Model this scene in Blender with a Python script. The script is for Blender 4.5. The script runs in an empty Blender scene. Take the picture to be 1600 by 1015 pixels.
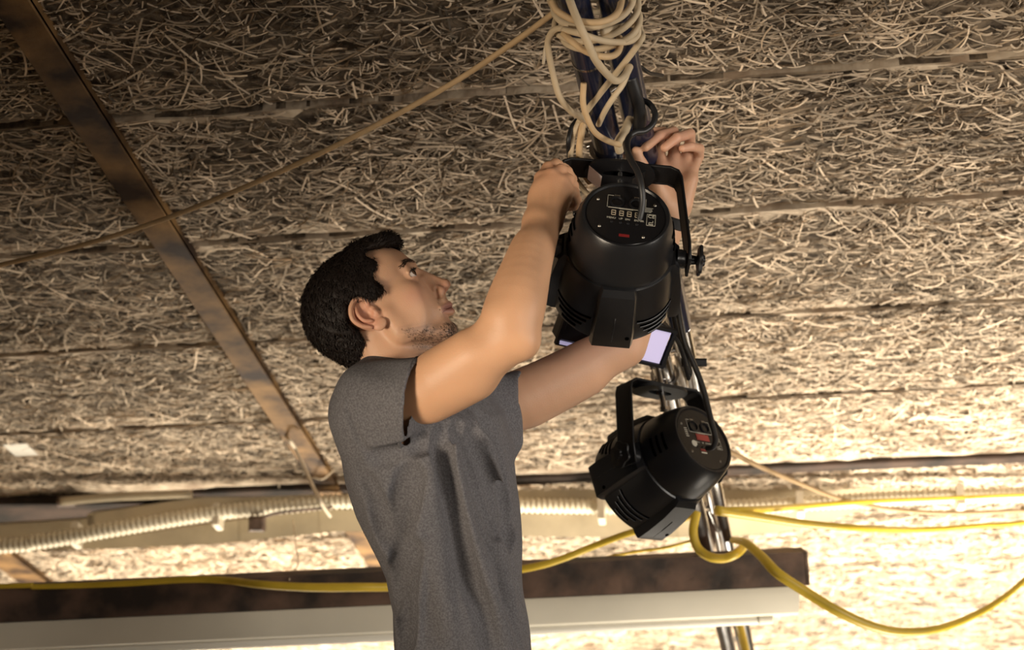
import bpy, bmesh, math, random
import numpy as np
from mathutils import Matrix, Vector
try:
    import openvdb as vdb
except ImportError:
    import pyopenvdb as vdb

rng = np.random.default_rng(7)
random.seed(7)
C = bpy.context.scene.collection

# ------------------------------------------------------------------ camera
FPX = 2600.0                      # focal length in pixels of the 1600 px wide frame
CAM = np.array([0.0, 0.0, 1.6])
CEIL_Z = 3.5
_d1 = np.array([357.0, 1243.0, 2600.0]); _d1 /= np.linalg.norm(_d1)
_d2 = np.array([23400.0, -1287.0, -2600.0]); _d2 -= _d1 * _d2.dot(_d1); _d2 /= np.linalg.norm(_d2)
_d3 = np.cross(_d2, _d1)
# rows: world X, Y, Z expressed in (right, down, forward); turn them into (right, up, back)
RW = np.array([_d2, _d1, _d3]) * np.array([1, -1, -1])

cam_data = bpy.data.cameras.new('camera')
cam_data.sensor_width = 36.0
cam_data.lens = FPX / 1600.0 * 36.0
cam_data.clip_start = 0.05
cam_data.dof.use_dof = True
cam_data.dof.focus_distance = 2.78
cam_data.dof.aperture_fstop = 4.6
cam = bpy.data.objects.new('camera', cam_data)
cam.matrix_world = Matrix.Translation(CAM.tolist()) @ Matrix(RW.tolist()).to_4x4()
C.objects.link(cam)
bpy.context.scene.camera = cam

def W(v):                         # viewing frame (right, up, back) -> world
    return np.asarray(v, float) @ RW.T + CAM
def V(px, py, d):                 # a point seen at a pixel, d metres away along the view axis
    return np.array([(px - 800.0) / FPX * d, -(py - 507.5) / FPX * d, -d])
def WP(px, py, d):
    return W(V(px, py, d))
def ceil_pt(px, py, below=0.0):
    r = V(px, py, 1.0) @ RW.T
    return CAM + r * ((CEIL_Z - below - CAM[2]) / r[2])
def plane_pt(px, py, D):          # on the vertical plane Y = D
    r = V(px, py, 1.0) @ RW.T
    return CAM + r * (D / r[1])

# ------------------------------------------------------------------ light and exposure
sc = bpy.context.scene
sc.view_settings.view_transform = 'Standard'
sc.view_settings.look = 'None'
sc.view_settings.gamma = 1.0
sc.view_settings.use_curve_mapping = False
sc.view_settings.exposure = 0.14
wd = bpy.data.worlds.new('room_air'); sc.world = wd; wd.use_nodes = True
wd.node_tree.nodes['Background'].inputs[0].default_value = (1.0, 0.86, 0.68, 1)
wd.node_tree.nodes['Background'].inputs[1].default_value = 0.055

def area(name, loc, target, size, power, col, sy=None):
    l = bpy.data.lights.new(name, 'AREA'); l.energy = power; l.color = col
    l.shape = 'RECTANGLE'; l.size = size; l.size_y = sy or size
    o = bpy.data.objects.new(name, l); o.location = loc
    o.rotation_euler = (Vector(target) - Vector(loc)).to_track_quat('-Z', 'Y').to_euler()
    C.objects.link(o); return o
WARM = (1.0, 0.84, 0.62)
def spread(o, deg): o.data.spread = math.radians(deg)
spread(area('far_uplight', (1.0, 7.2, 1.0), (1.0, 7.3, 3.5), 2.2, 88, (1.0, 0.91, 0.77), 1.0), 150)
spread(area('mid_uplight', (1.35, 5.0, 0.6), (1.25, 5.7, 3.5), 1.0, 200, (1.0, 0.90, 0.75)), 112)
spread(area('left_uplight', (-1.9, 6.6, 1.0), (-1.6, 6.8, 3.5), 1.2, 175, (1.0, 0.90, 0.74)), 125)
def spot(name, loc, target, power, col, deg, blend, rad):
    l = bpy.data.lights.new(name, 'SPOT'); l.energy = power; l.color = col
    l.spot_size = math.radians(deg); l.spot_blend = blend; l.shadow_soft_size = rad
    o = bpy.data.objects.new(name, l); o.location = loc
    o.rotation_euler = (Vector(target) - Vector(loc)).to_track_quat('-Z', 'Y').to_euler()
    C.objects.link(o); return o
spot('key_spot', (-1.9, 0.5, 1.5), (0.0, 2.45, 2.70), 330, (1.0, 0.83, 0.63), 30, 0.9, 0.35)
spot('face_spot', (1.7, 0.0, 1.7), (0.05, 2.5, 2.7), 150, (1.0, 0.90, 0.78), 28, 1.0, 0.3)
area('right_fill', (4.0, 1.3, 2.0), (0.0, 2.3, 2.3), 1.3, 92, (1.0, 0.92, 0.82), 1.9)  # added soft fill from the right, for highlights on the lamps

# ------------------------------------------------------------------ materials
def mat(name, col, rough=0.6, metal=0.0, spec=0.5, bump=0.0, bscale=60, var=0.0, vscale=8, sss=0.0, coat=0.0, attr=None, col2=None, emit=None, estr=1.0):
    m = bpy.data.materials.new(name); m.use_nodes = True
    nt = m.node_tree; b = nt.nodes['Principled BSDF']
    b.inputs['Roughness'].default_value = rough
    b.inputs['Metallic'].default_value = metal
    b.inputs['Specular IOR Level'].default_value = spec
    b.inputs['Coat Weight'].default_value = coat
    if sss:
        b.inputs['Subsurface Weight'].default_value = sss
        b.inputs['Subsurface Radius'].default_value = (0.012, 0.004, 0.002)
        b.inputs['Subsurface Scale'].default_value = 1.0
    tc = nt.nodes.new('ShaderNodeTexCoord')
    src = None
    if attr:
        a = nt.nodes.new('ShaderNodeAttribute'); a.attribute_name = attr; src = a.outputs['Color']
        nt.links.new(src, b.inputs['Base Color'])
    else:
        b.inputs['Base Color'].default_value = (*col, 1)
    if var or col2:
        n = nt.nodes.new('ShaderNodeTexNoise'); n.inputs['Scale'].default_value = vscale; n.inputs['Detail'].default_value = 5
        nt.links.new(tc.outputs['Object'], n.inputs['Vector'])
        mx = nt.nodes.new('ShaderNodeMix'); mx.data_type = 'RGBA'
        ramp = nt.nodes.new('ShaderNodeValToRGB'); ramp.color_ramp.elements[0].position = 0.38; ramp.color_ramp.elements[1].position = 0.64
        nt.links.new(n.outputs['Fac'], ramp.inputs[0]); nt.links.new(ramp.outputs[0], mx.inputs[0])
        c2 = col2 or tuple(c * (1 - var) for c in col)
        if src is not None:
            mx.blend_type = 'MULTIPLY'
            nt.links.new(src, mx.inputs[6]); mx.inputs[7].default_value = (1 - var, 1 - var, 1 - var, 1)
        else:
            mx.inputs[6].default_value = (*col, 1); mx.inputs[7].default_value = (*c2, 1)
        nt.links.new(mx.outputs[2], b.inputs['Base Color'])
    if bump:
        n2 = nt.nodes.new('ShaderNodeTexNoise'); n2.inputs['Scale'].default_value = bscale; n2.inputs['Detail'].default_value = 4
        nt.links.new(tc.outputs['Object'], n2.inputs['Vector'])
        bp = nt.nodes.new('ShaderNodeBump'); bp.inputs['Strength'].default_value = bump; bp.inputs['Distance'].default_value = 0.004
        nt.links.new(n2.outputs['Fac'], bp.inputs['Height']); nt.links.new(bp.outputs['Normal'], b.inputs['Normal'])
    if emit:
        b.inputs['Emission Color'].default_value = (*emit, 1); b.inputs['Emission Strength'].default_value = estr
    return m

# ------------------------------------------------------------------ mesh helpers
def tag(o, label=None, cat=None, group=None, kind=None):
    if label: o['label'] = label
    if cat: o['category'] = cat
    if group: o['group'] = group
    if kind: o['kind'] = kind
    return o

def thing(name, loc, label, cat, group=None, kind=None):
    o = bpy.data.objects.new(name, None); o.location = [float(x) for x in loc]; o.empty_display_size = 0.1
    C.objects.link(o); return tag(o, label, cat, group, kind)

def world_origin(o):
    p = np.zeros(3)
    while o is not None:
        p = p + np.array(o.location); o = o.parent
    return p

def mesh_obj(name, verts, faces, m, parent=None, smooth=True, origin=None, attr=None, base=None):
    """verts are world coordinates; the object gets an origin of its own"""
    verts = np.asarray(verts, float)
    if origin is None:
        origin = world_origin(parent) if parent is not None else (verts.min(0) + verts.max(0)) / 2
    origin = np.asarray(origin, float)
    me = bpy.data.meshes.new(name)
    v = verts - origin
    if isinstance(faces, np.ndarray):
        nf, k = faces.shape
        me.vertices.add(len(v)); me.vertices.foreach_set('co', v.astype('f4').ravel())
        me.loops.add(nf * k); me.loops.foreach_set('vertex_index', faces.astype('i4').ravel())
        me.polygons.add(nf); me.polygons.foreach_set('loop_start', np.arange(0, nf * k, k, dtype='i4'))
        me.update(calc_edges=True)
    else:
        me.from_pydata(v.tolist(), [], faces)
    if smooth:
        me.polygons.foreach_set('use_smooth', np.ones(len(me.polygons), bool))
    if attr is not None:
        ca = me.color_attributes.new('tint', 'FLOAT_COLOR', 'POINT')
        c4 = np.ones((len(v), 4), 'f4'); c4[:, :3] = attr
        ca.data.foreach_set('color', c4.ravel())
    me.update()
    if m is not None:
        for mm in (m if isinstance(m, (list, tuple)) else [m]): me.materials.append(mm)
    o = bpy.data.objects.new(name, me); C.objects.link(o)
    if parent is not None:
        o.parent = parent; o.location = (origin - world_origin(parent)).tolist()
    else:
        o.location = origin.tolist()
    return o

class MB:
    """collects pieces of one part"""
    def __init__(s): s.v = []; s.f = []; s.n = 0
    def add(s, v, f):
        v = np.asarray(v, float)
        s.v.append(v); s.f += [[i + s.n for i in q] for q in f]; s.n += len(v); return s
    def build(s, name, m, parent=None, smooth=True, sharp=35, **k):
        o = mesh_obj(name, np.vstack(s.v), s.f, m, parent, smooth, **k)
        if smooth and sharp:
            me = o.data; bm = bmesh.new(); bm.from_mesh(me)
            bmesh.ops.recalc_face_normals(bm, faces=bm.faces)
            th = math.radians(sharp)
            for e in bm.edges:
                if len(e.link_faces) == 2 and e.calc_face_angle(0) > th: e.smooth = False
            bm.to_mesh(me); bm.free()
        return o

def fr(o, x, y, z):               # frame: local -> outer
    x, y, z = (np.asarray(a, float) for a in (x, y, z))
    M = np.stack([x, y, z], 0)
    return lambda p: np.asarray(p, float) @ M + np.asarray(o, float)

def norm(a):
    a = np.asarray(a, float); return a / np.linalg.norm(a)

def spline(pts, n=8, closed=False):
    p = np.asarray(pts, float)
    if len(p) < 3:
        t = np.linspace(0, 1, n + 1)[:, None]; return p[0] * (1 - t) + p[-1] * t
    q = np.vstack([p[-1], p, p[0], p[1]]) if closed else np.vstack([2 * p[0] - p[1], p, 2 * p[-1] - p[-2]])
    out = []
    for i in range(1, len(q) - 2):
        p0, p1, p2, p3 = q[i - 1], q[i], q[i + 1], q[i + 2]
        for t in np.linspace(0, 1, n, endpoint=False):
            out.append(.5 * ((2 * p1) + (-p0 + p2) * t + (2 * p0 - 5 * p1 + 4 * p2 - p3) * t * t + (-p0 + 3 * p1 - 3 * p2 + p3) * t ** 3))
    if not closed: out.append(q[-2])
    return np.array(out)

def tube(path, r, sides=10, closed=False, caps=True):
    p = np.asarray(path, float); n = len(p)
    r = np.broadcast_to(np.asarray(r, float), (n,))
    tg = np.gradient(p, axis=0) if not closed else np.roll(p, -1, 0) - np.roll(p, 1, 0)
    tg /= np.linalg.norm(tg, axis=1)[:, None] + 1e-12
    u = np.cross(tg[0], [0, 0, 1.0])
    if np.linalg.norm(u) < .1: u = np.cross(tg[0], [1.0, 0, 0])
    u = norm(u); vs = []
    a = np.linspace(0, 2 * math.pi, sides, endpoint=False)
    for i in range(n):
        u = norm(u - tg[i] * u.dot(tg[i])); w = np.cross(tg[i], u)
        vs.append(p[i] + r[i] * (np.cos(a)[:, None] * u + np.sin(a)[:, None] * w))
    v = np.vstack(vs); f = []
    for i in range(n if closed else n - 1):
        j = (i + 1) % n
        for k in range(sides):
            l = (k + 1) % sides
            f.append([i * sides + k, i * sides + l, j * sides + l, j * sides + k])
    if caps and not closed:
        f.append(list(range(sides))[::-1]); f.append([(n - 1) * sides + k for k in range(sides)])
    return v, f

def lathe(prof, F, seg=48, a0=0, a1=2 * math.pi):
    """prof: (r, z) pairs, turned about local z"""
    full = abs(a1 - a0 - 2 * math.pi) < 1e-6
    a = np.linspace(a0, a1, seg, endpoint=not full); v = []
    for r, z in prof:
        v.append(np.stack([r * np.cos(a), r * np.sin(a), np.full(seg, z)], 1))
    v = np.vstack(v); f = []
    for i in range(len(prof) - 1):
        for k in range(seg if full else seg - 1):
            l = (k + 1) % seg
            f.append([i * seg + k, i * seg + l, (i + 1) * seg + l, (i + 1) * seg + k])
    return F(v), f

def prism(poly, z0, z1, F, ch=0.0):
    """2-D outline extruded along local z, with a small chamfer"""
    p = np.asarray(poly, float); n = len(p)
    e = np.roll(p, -1, 0) - p; nn = np.stack([e[:, 1], -e[:, 0]], 1); nn /= np.linalg.norm(nn, axis=1)[:, None] + 1e-12
    area2 = np.sum(p[:, 0] * np.roll(p[:, 1], -1) - np.roll(p[:, 0], -1) * p[:, 1])
    if area2 < 0: nn = -nn
    vn = nn + np.roll(nn, 1, 0); vn /= (np.linalg.norm(vn, axis=1)[:, None] ** 2 / 2 + 1e-9)
    rings = [(p - vn * ch, z0), (p, z0 + ch), (p, z1 - ch), (p - vn * ch, z1)] if ch else [(p, z0), (p, z1)]
    v = np.vstack([np.column_stack([q, np.full(n, z)]) for q, z in rings]); f = []
    for i in range(len(rings) - 1):
        for k in range(n):
            l = (k + 1) % n
            f.append([i * n + k, i * n + l, (i + 1) * n + l, (i + 1) * n + k])
    f.append(list(range(n))[::-1]); f.append([(len(rings) - 1) * n + k for k in range(n)])
    return F(v), f

def box(c, s, F, ch=0.0):
    c = np.asarray(c, float); h = np.asarray(s, float) / 2
    return prism([(-h[0], -h[1]), (h[0], -h[1]), (h[0], h[1]), (-h[0], h[1])], -h[2], h[2], lambda p: F(p + c), ch)

def cyl(a, b, r, seg=16, ch=0.0):
    a = np.asarray(a, float); b = np.asarray(b, float); L = np.linalg.norm(b - a); z = (b - a) / L
    x = norm(np.cross(z, [0.3, 0.5, 0.81])); y = np.cross(z, x)
    pr = [(0, 0), (r - ch, 0), (r, ch), (r, L - ch), (r - ch, L), (0, L)]
    return lathe(pr, fr(a, x, y, z), seg)

ID = lambda p: np.asarray(p, float)
def WF(F): return lambda p: W(F(p))

# ------------------------------------------------------------------ signed distance modelling
class Field:
    def __init__(s, lo, hi, h):
        s.h = h; s.lo = np.floor(np.asarray(lo) / h) * h; s.n = np.ceil((np.asarray(hi) - s.lo) / h).astype(int) + 1
        s.a = np.full(s.n, 0.05, 'f4')
        s.ax = [(s.lo[i] + h * np.arange(s.n[i])).astype('f4') for i in range(3)]
    def sub(s, bb, m):
        lo = np.maximum(0, np.floor((bb[0] - m - s.lo) / s.h).astype(int)); hi = np.minimum(s.n, np.ceil((bb[1] + m - s.lo) / s.h).astype(int) + 1)
        if np.any(hi <= lo): return None, None
        sl = tuple(slice(a, b) for a, b in zip(lo, hi))
        g = (s.ax[0][sl[0]][:, None, None], s.ax[1][sl[1]][None, :, None], s.ax[2][sl[2]][None, None, :])
        return sl, g
    def add(s, prim, k=0.0, op='+'):
        fn, bb = prim; sl, g = s.sub(bb, k + 3.2 * s.h)
        if sl is None: return s
        d = fn(*g).astype('f4'); A = s.a[sl]
        if op == '+':
            if k: hh = np.maximum(k - np.abs(A - d), 0) / k; s.a[sl] = np.minimum(A, d) - hh * hh * k / 4
            else: s.a[sl] = np.minimum(A, d)
        elif op == '-':
            d = -d
            if k: hh = np.maximum(k - np.abs(A - d), 0) / k; s.a[sl] = np.maximum(A, d) + hh * hh * k / 4
            else: s.a[sl] = np.maximum(A, d)
        return s
    def mesh(s):
        b = 3 * s.h; G = vdb.FloatGrid(); G.background = b
        A = np.clip(s.a, -b, b); A[0] = A[-1] = b; A[:, 0] = A[:, -1] = b; A[:, :, 0] = A[:, :, -1] = b
        G.copyFromArray(A); p, q = G.convertToQuads(isovalue=0.0)
        return p.astype(float) * s.h + s.lo, q.astype('i4')
    def sample(s, P):
        q = (np.asarray(P) - s.lo) / s.h; i = np.clip(np.floor(q).astype(int), 0, s.n - 2); t = q - i; r = 0
        for a in (0, 1):
            for b in (0, 1):
                for c in (0, 1):
                    w = (t[..., 0] if a else 1 - t[..., 0]) * (t[..., 1] if b else 1 - t[..., 1]) * (t[..., 2] if c else 1 - t[..., 2])
                    r = r + w * s.a[i[..., 0] + a, i[..., 1] + b, i[..., 2] + c]
        return r
    def hit(s, px, py, d0, d1):    # first surface met along a line of sight (viewing frame)
        ds = np.arange(d0, d1, s.h * .7); P = np.array([V(px, py, d) for d in ds])
        v = s.sample(P); w = np.where(v < 0)[0]
        return P[w[0]] if len(w) else None
    def grad(s, P, e=0.003):
        P = np.asarray(P, float)
        g = np.stack([s.sample(P + np.eye(3)[i] * e) - s.sample(P - np.eye(3)[i] * e) for i in range(3)], -1)
        return g / (np.linalg.norm(g, axis=-1, keepdims=True) + 1e-9)

def cone(a, b, ra, rb):
    a = np.asarray(a, float); b = np.asarray(b, float); ab = b - a; L2 = ab.dot(ab) + 1e-12; R = max(ra, rb)
    def fn(x, y, z):
        t = np.clip(((x - a[0]) * ab[0] + (y - a[1]) * ab[1] + (z - a[2]) * ab[2]) / L2, 0, 1)
        return np.sqrt((x - a[0] - t * ab[0]) ** 2 + (y - a[1] - t * ab[1]) ** 2 + (z - a[2] - t * ab[2]) ** 2) - (ra + (rb - ra) * t)
    return fn, (np.minimum(a, b) - R, np.maximum(a, b) + R)

def ell(c, rad, M=np.eye(3)):      # M rows: the ellipsoid's axes
    c = np.asarray(c, float); rad = np.asarray(rad, float); M = np.asarray(M, float)
    ext = np.sqrt(((M * rad[:, None]) ** 2).sum(0))
    def fn(x, y, z):
        k0 = k1 = 0
        for i in range(3):
            q = M[i, 0] * (x - c[0]) + M[i, 1] * (y - c[1]) + M[i, 2] * (z - c[2])
            k0 = k0 + (q / rad[i]) ** 2; k1 = k1 + (q / rad[i] ** 2) ** 2
        k0 = np.sqrt(k0); k1 = np.sqrt(k1) + 1e-6
        return k0 * (k0 - 1) / k1
    return fn, (c - ext, c + ext)

def chain(F, pts, rads, k, op='+'):
    for i in range(len(pts) - 1): F.add(cone(pts[i], pts[i + 1], rads[i], rads[i + 1]), k, op)

def smooth_mesh(v, f, it=2, lam=.5):
    e = np.vstack([f[:, [0, 1]], f[:, [1, 2]], f[:, [2, 3]], f[:, [3, 0]]]); n = len(v)
    cnt = np.bincount(e.ravel(), minlength=n)[:, None] + 1e-9
    for _ in range(it):
        a = np.stack([np.bincount(e[:, 0], v[e[:, 1], i], n) + np.bincount(e[:, 1], v[e[:, 0], i], n) for i in range(3)], 1) / cnt
        v = v + lam * (a - v)
    return v

def vnoise(P, scale, seed=0):      # cheap smooth noise from sines
    r = np.random.default_rng(seed); o = 0
    for i in range(6):
        d = r.normal(size=3) * scale; o = o + np.sin(P @ d + r.uniform(0, 6.28))
    return o / 3.0
# ================================================================== ceiling
M_board = mat('wood_wool_board', (0.045, 0.031, 0.019), 0.95, bump=0.8, bscale=110, col2=(0.20, 0.15, 0.10), vscale=30)
M_wool = mat('whitewashed_wood_wool', (1, 1, 1), 0.85, attr='tint', spec=0.25)
M_mortar = mat('mortar_lip', (0.56, 0.46, 0.34), 0.9, bump=0.9, bscale=45, col2=(0.30, 0.22, 0.15), vscale=14)
M_dark = mat('dark_void', (0.02, 0.015, 0.01), 0.95)
M_rust = mat('rusty_steel_strip', (0.028, 0.015, 0.009), 0.65, bump=0.5, bscale=30, col2=(0.23, 0.13, 0.05), vscale=7, spec=0.25)
M_floor = mat('concrete_floor', (0.32, 0.28, 0.23), 0.8, var=0.3, vscale=1.5)

def seamY(i):
    return SEAM0 + i * SEAMW
_ys = [ceil_pt(800, y)[1] for y in (142, 341, 507, 640, 738)]
_k = np.polyfit(range(5), _ys, 1); SEAMW, SEAM0 = _k[0], _k[1]
X0, X1 = -4.5, 4.6
floor_o = mesh_obj('floor', [(-6, -3, 0), (7, -3, 0), (7, 12, 0), (-6, 12, 0), (-6, -3, -.1), (7, -3, -.1), (7, 12, -.1), (-6, 12, -.1)],
    [[0, 1, 2, 3], [7, 6, 5, 4], [0, 4, 5, 1], [1, 5, 6, 2], [2, 6, 7, 3], [3, 7, 4, 0]], M_floor, smooth=False)
tag(floor_o, kind='structure')
M_wall = mat('rough_beige_wall', (0.42, 0.35, 0.26), 0.9, var=0.25, vscale=2, bump=.4, bscale=12)
for nm, c_, s_ in (('wall_left', (-4.6, 4.2, 1.8), (.2, 13.6, 3.7)), ('wall_right', (4.7, 4.2, 1.8), (.2, 13.6, 3.7)), ('wall_back', (.05, -2.6, 1.8), (9.3, .2, 3.7)), ('wall_far', (.05, 10.9, 1.8), (9.3, .2, 3.7))):
    tag(MB().add(*box(c_, s_, ID)).build(nm, M_wall, smooth=False), kind='structure')
ceil_o = MB().add(*box(((X0 + X1) / 2, 4.2, CEIL_Z + .11), (9.4, 13.8, .1), ID)).build('ceiling', M_dark, smooth=False)
tag(ceil_o, kind='structure')
strip_line = [ceil_pt(32, 0), ceil_pt(508, 740)]
STRIPX = (strip_line[0][0] + strip_line[1][0]) / 2
_p = ceil_pt(45, 890); STRIP2X = _p[0]

def ragged(n, amp, seed):
    r = np.random.default_rng(seed); x = r.normal(size=n)
    k = np.ones(5) / 5; return np.convolve(x, k, 'same') * amp * 1.4 + r.normal(size=n) * amp * .25

def strands(n, xa, xb, ya, yb, seg, seed, wid=.0034, ln=.075):
    r = np.random.default_rng(seed)
    lng = r.random(n) < .30
    L = ln * np.where(lng, r.lognormal(.55, .35, n), r.lognormal(-.45, .35, n)); w = wid * np.where(lng, r.uniform(.7, 1.15, n), r.uniform(.5, 1.1, n))
    th = np.where(r.random(n) < .5, r.normal(0, .45, n), r.uniform(-1.57, 1.57, n)) + np.where(r.random(n) < .5, 0, math.pi)
    cur = r.normal(0, 1.0, n) * r.choice([.15, .5, 1.8], n)
    x = r.uniform(xa, xb, n); y = r.uniform(ya, yb, n)
    keep_n = vnoise(np.stack([x, y, 0 * x], 1), 2.2, 15) * .22 + vnoise(np.stack([x, y, 0 * x], 1), 7.0, 16) * .22
    keep = r.random(n) < np.clip(.74 + keep_n * .8 + .08 * (x - .3) + .12 * (y - 3.8), .35, 1)  # strands lie denser towards the far right
    L, w, th, cur, x, y = (q[keep] for q in (L, w, th, cur, x, y)); n = len(x)
    dens = vnoise(np.stack([x, y, 0 * x], 1), 3.0, 5) * .3 + vnoise(np.stack([x, y, 0 * x], 1), 11.0, 6) * .25
    L = L * (1 + .15 * dens)
    z = CEIL_Z - r.uniform(.000, .010, n); tz = r.normal(0, .05, n)
    t = np.linspace(-.5, .5, seg + 1)
    ang = th[:, None] + cur[:, None] * t
    # integrate the curved centre line
    dx = np.cos(ang) * L[:, None] / seg; dy = np.sin(ang) * L[:, None] / seg
    cx = x[:, None] + np.cumsum(dx, 1) - dx.sum(1, keepdims=True) / 2; cy = y[:, None] + np.cumsum(dy, 1) - dy.sum(1, keepdims=True) / 2
    cy = np.clip(cy, ya, yb)
    cz = z[:, None] + tz[:, None] * t * L[:, None] - .004 * np.cos(t * 3)[None]
    roll = r.normal(0, .7, n)[:, None]
    nx = -np.sin(ang) * w[:, None] / 2; ny = np.cos(ang) * w[:, None] / 2
    a = np.stack([cx + nx * np.cos(roll), cy + ny * np.cos(roll), cz + w[:, None] / 2 * np.sin(roll)], -1)
    b = np.stack([cx - nx * np.cos(roll), cy - ny * np.cos(roll), cz - w[:, None] / 2 * np.sin(roll)], -1)
    v = np.stack([a, b], 2).reshape(-1, 3)
    base = (np.arange(n) * (seg + 1) * 2)[:, None] + (np.arange(seg) * 2)[None]
    f = np.stack([base, base + 1, base + 3, base + 2], -1).reshape(-1, 4)
    # tone: each strand its own, whitewash worn in patches, fewer dark strands farther off
    tone = np.clip(r.normal(.66, .22, n) + .22 * dens, .10, 1.1)
    tone = np.where(r.random(n) < .2 - .04 * np.clip(y - 4, 0, 4), tone * .38, tone)
    col = np.stack([tone * .81, tone * .65, tone * .475], 1)
    return v, f, np.repeat(col, (seg + 1) * 2, 0)

rows = [i for i in range(-3, 12)]
for i in rows:
    ya, yb = seamY(i - 1), seamY(i)
    for (xa, xb) in ((X0, STRIP2X), (STRIP2X, STRIPX), (STRIPX, X1)):
        g = .013
        nn = int((xb - xa) / .03) + 2
        xs = np.linspace(xa + .004, xb - .004, nn)
        e0 = ya + g + np.abs(ragged(nn, .006, 10 + i)); e1 = yb - g - np.abs(ragged(nn, .004, 40 + i))
        jit = rng.uniform(-.004, .004)
        v = []
        for zz in (CEIL_Z + jit * .5, CEIL_Z + .055):
            v += [(x, y, zz) for x, y in zip(xs, e0)] + [(x, y, zz) for x, y in zip(xs, e1)]
        f = []; n2 = 2 * nn
        for k in range(nn - 1):
            f += [[k, nn + k, nn + k + 1, k + 1], [n2 + k, n2 + k + 1, n2 + nn + k + 1, n2 + nn + k], [k, k + 1, n2 + k + 1, n2 + k], [nn + k, n2 + nn + k, n2 + nn + k + 1, nn + k + 1]]
        f += [[0, n2, n2 + nn, nn], [nn - 1, 2 * nn - 1, n2 + 2 * nn - 1, n2 + nn - 1]]
        mesh_obj('board', v, f, M_board, ceil_o, smooth=False, origin=((xa + xb) / 2, (ya + yb) / 2, CEIL_Z))
# wood wool lying proud of the boards: nobody could count it
vv, ff, cc, nv = [], [], [], 0
for i in rows:
    ya, yb = seamY(i - 1) + .019, seamY(i) - .019
    mid = (ya + yb) / 2
    if mid < 2.0: continue
    half = mid * .36 + 1.1; xc = mid * .137 - .40
    xa, xb = max(X0, xc - half), min(X1, xc + half)
    far = mid > 5.0
    dn = 9500 if not far else 8500
    n = int((xb - xa) * (yb - ya) * dn)
    v, f, c = strands(n, xa, xb, ya, yb, 3 if far else 4, 100 + i, .0040 if not far else .0050, .052)
    vv.append(v); ff.append(f + nv); cc.append(c); nv += len(v)
wool = mesh_obj('wood_wool', np.vstack(vv), np.vstack(ff), M_wool, ceil_o, smooth=False, attr=np.vstack(cc))
tag(wool, kind='stuff')
# smooth mortar lips along the joints
for i in rows:
    if seamY(i) < 1.8 or seamY(i) > 8.6: continue
    for side in (-1, 1):
        nn = 300; xs = np.linspace(X0, X1, nn)
        w = np.clip(.011 + ragged(nn, .030, 300 + i * 2 + side), .0, .055); s0 = seamY(i) + side * (.0125 + np.abs(ragged(nn, .005, 400 + i * 2 + side)))
        o1 = s0 + side * w
        zb = CEIL_Z - .003 - .003 * np.abs(np.sin(xs * 7 + i)) 
        v = [(x, y, z) for x, y, z in zip(xs, s0, zb)] + [(x, y, z + .004) for x, y, z in zip(xs, o1, zb)] + [(x, y, CEIL_Z + .03) for x, y in zip(xs, s0)] + [(x, y, CEIL_Z) for x, y in zip(xs, o1)]
        f = []
        for k in range(nn - 1):
            f += [[k, k + 1, nn + k + 1, nn + k], [k, 2 * nn + k, 2 * nn + k + 1, k + 1], [nn + k, nn + k + 1, 3 * nn + k + 1, 3 * nn + k]]
        mesh_obj('mortar_lip', v, f, M_mortar, ceil_o, smooth=False)
# steel cover strips over the butt joints
for nm, sx, lab in (('trim_1', STRIPX, 0), ('trim_2', STRIP2X, 0)):
    b = MB()
    y0, y1 = 1.6, 8.7
    wdt = .075 if nm == 'trim_1' else .11
    b.add(*box((sx, (y0 + y1) / 2, CEIL_Z - .030), (wdt, y1 - y0, .012), ID, .002))
    for s in (-1, 1): b.add(*box((sx + s * (wdt / 2 - .004), (y0 + y1) / 2, CEIL_Z - .018), (.008, y1 - y0, .03), ID, .001))
    o = b.build(nm, M_rust); tag(o, kind='structure')

# the dropped edge, services and beam at the far end are in the next section
M_duct = mat('dusty_beige_duct', (0.50, 0.41, 0.27), 0.6, bump=0.2, bscale=40, var=0.25, vscale=6)
M_hose = mat('beige_corrugated_hose', (0.66, 0.58, 0.42), 0.35, var=0.15, vscale=5)
M_beam = mat('dark_stained_beam', (0.022, 0.014, 0.010), 0.7, bump=0.5, bscale=22, col2=(0.13, 0.075, 0.05), vscale=9)
M_white = mat('dirty_white_enamel', (0.62, 0.58, 0.48), 0.5, var=0.12, vscale=3)
M_clip = mat('pale_plastic_clip', (0.7, 0.62, 0.48), 0.5)
M_brown = mat('brown_steel_box', (0.06, 0.035, 0.02), 0.6, col2=(0.16, 0.1, 0.07), vscale=30)

def path(pts, n=10): return spline([WP(*p) for p in pts], n)

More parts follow.
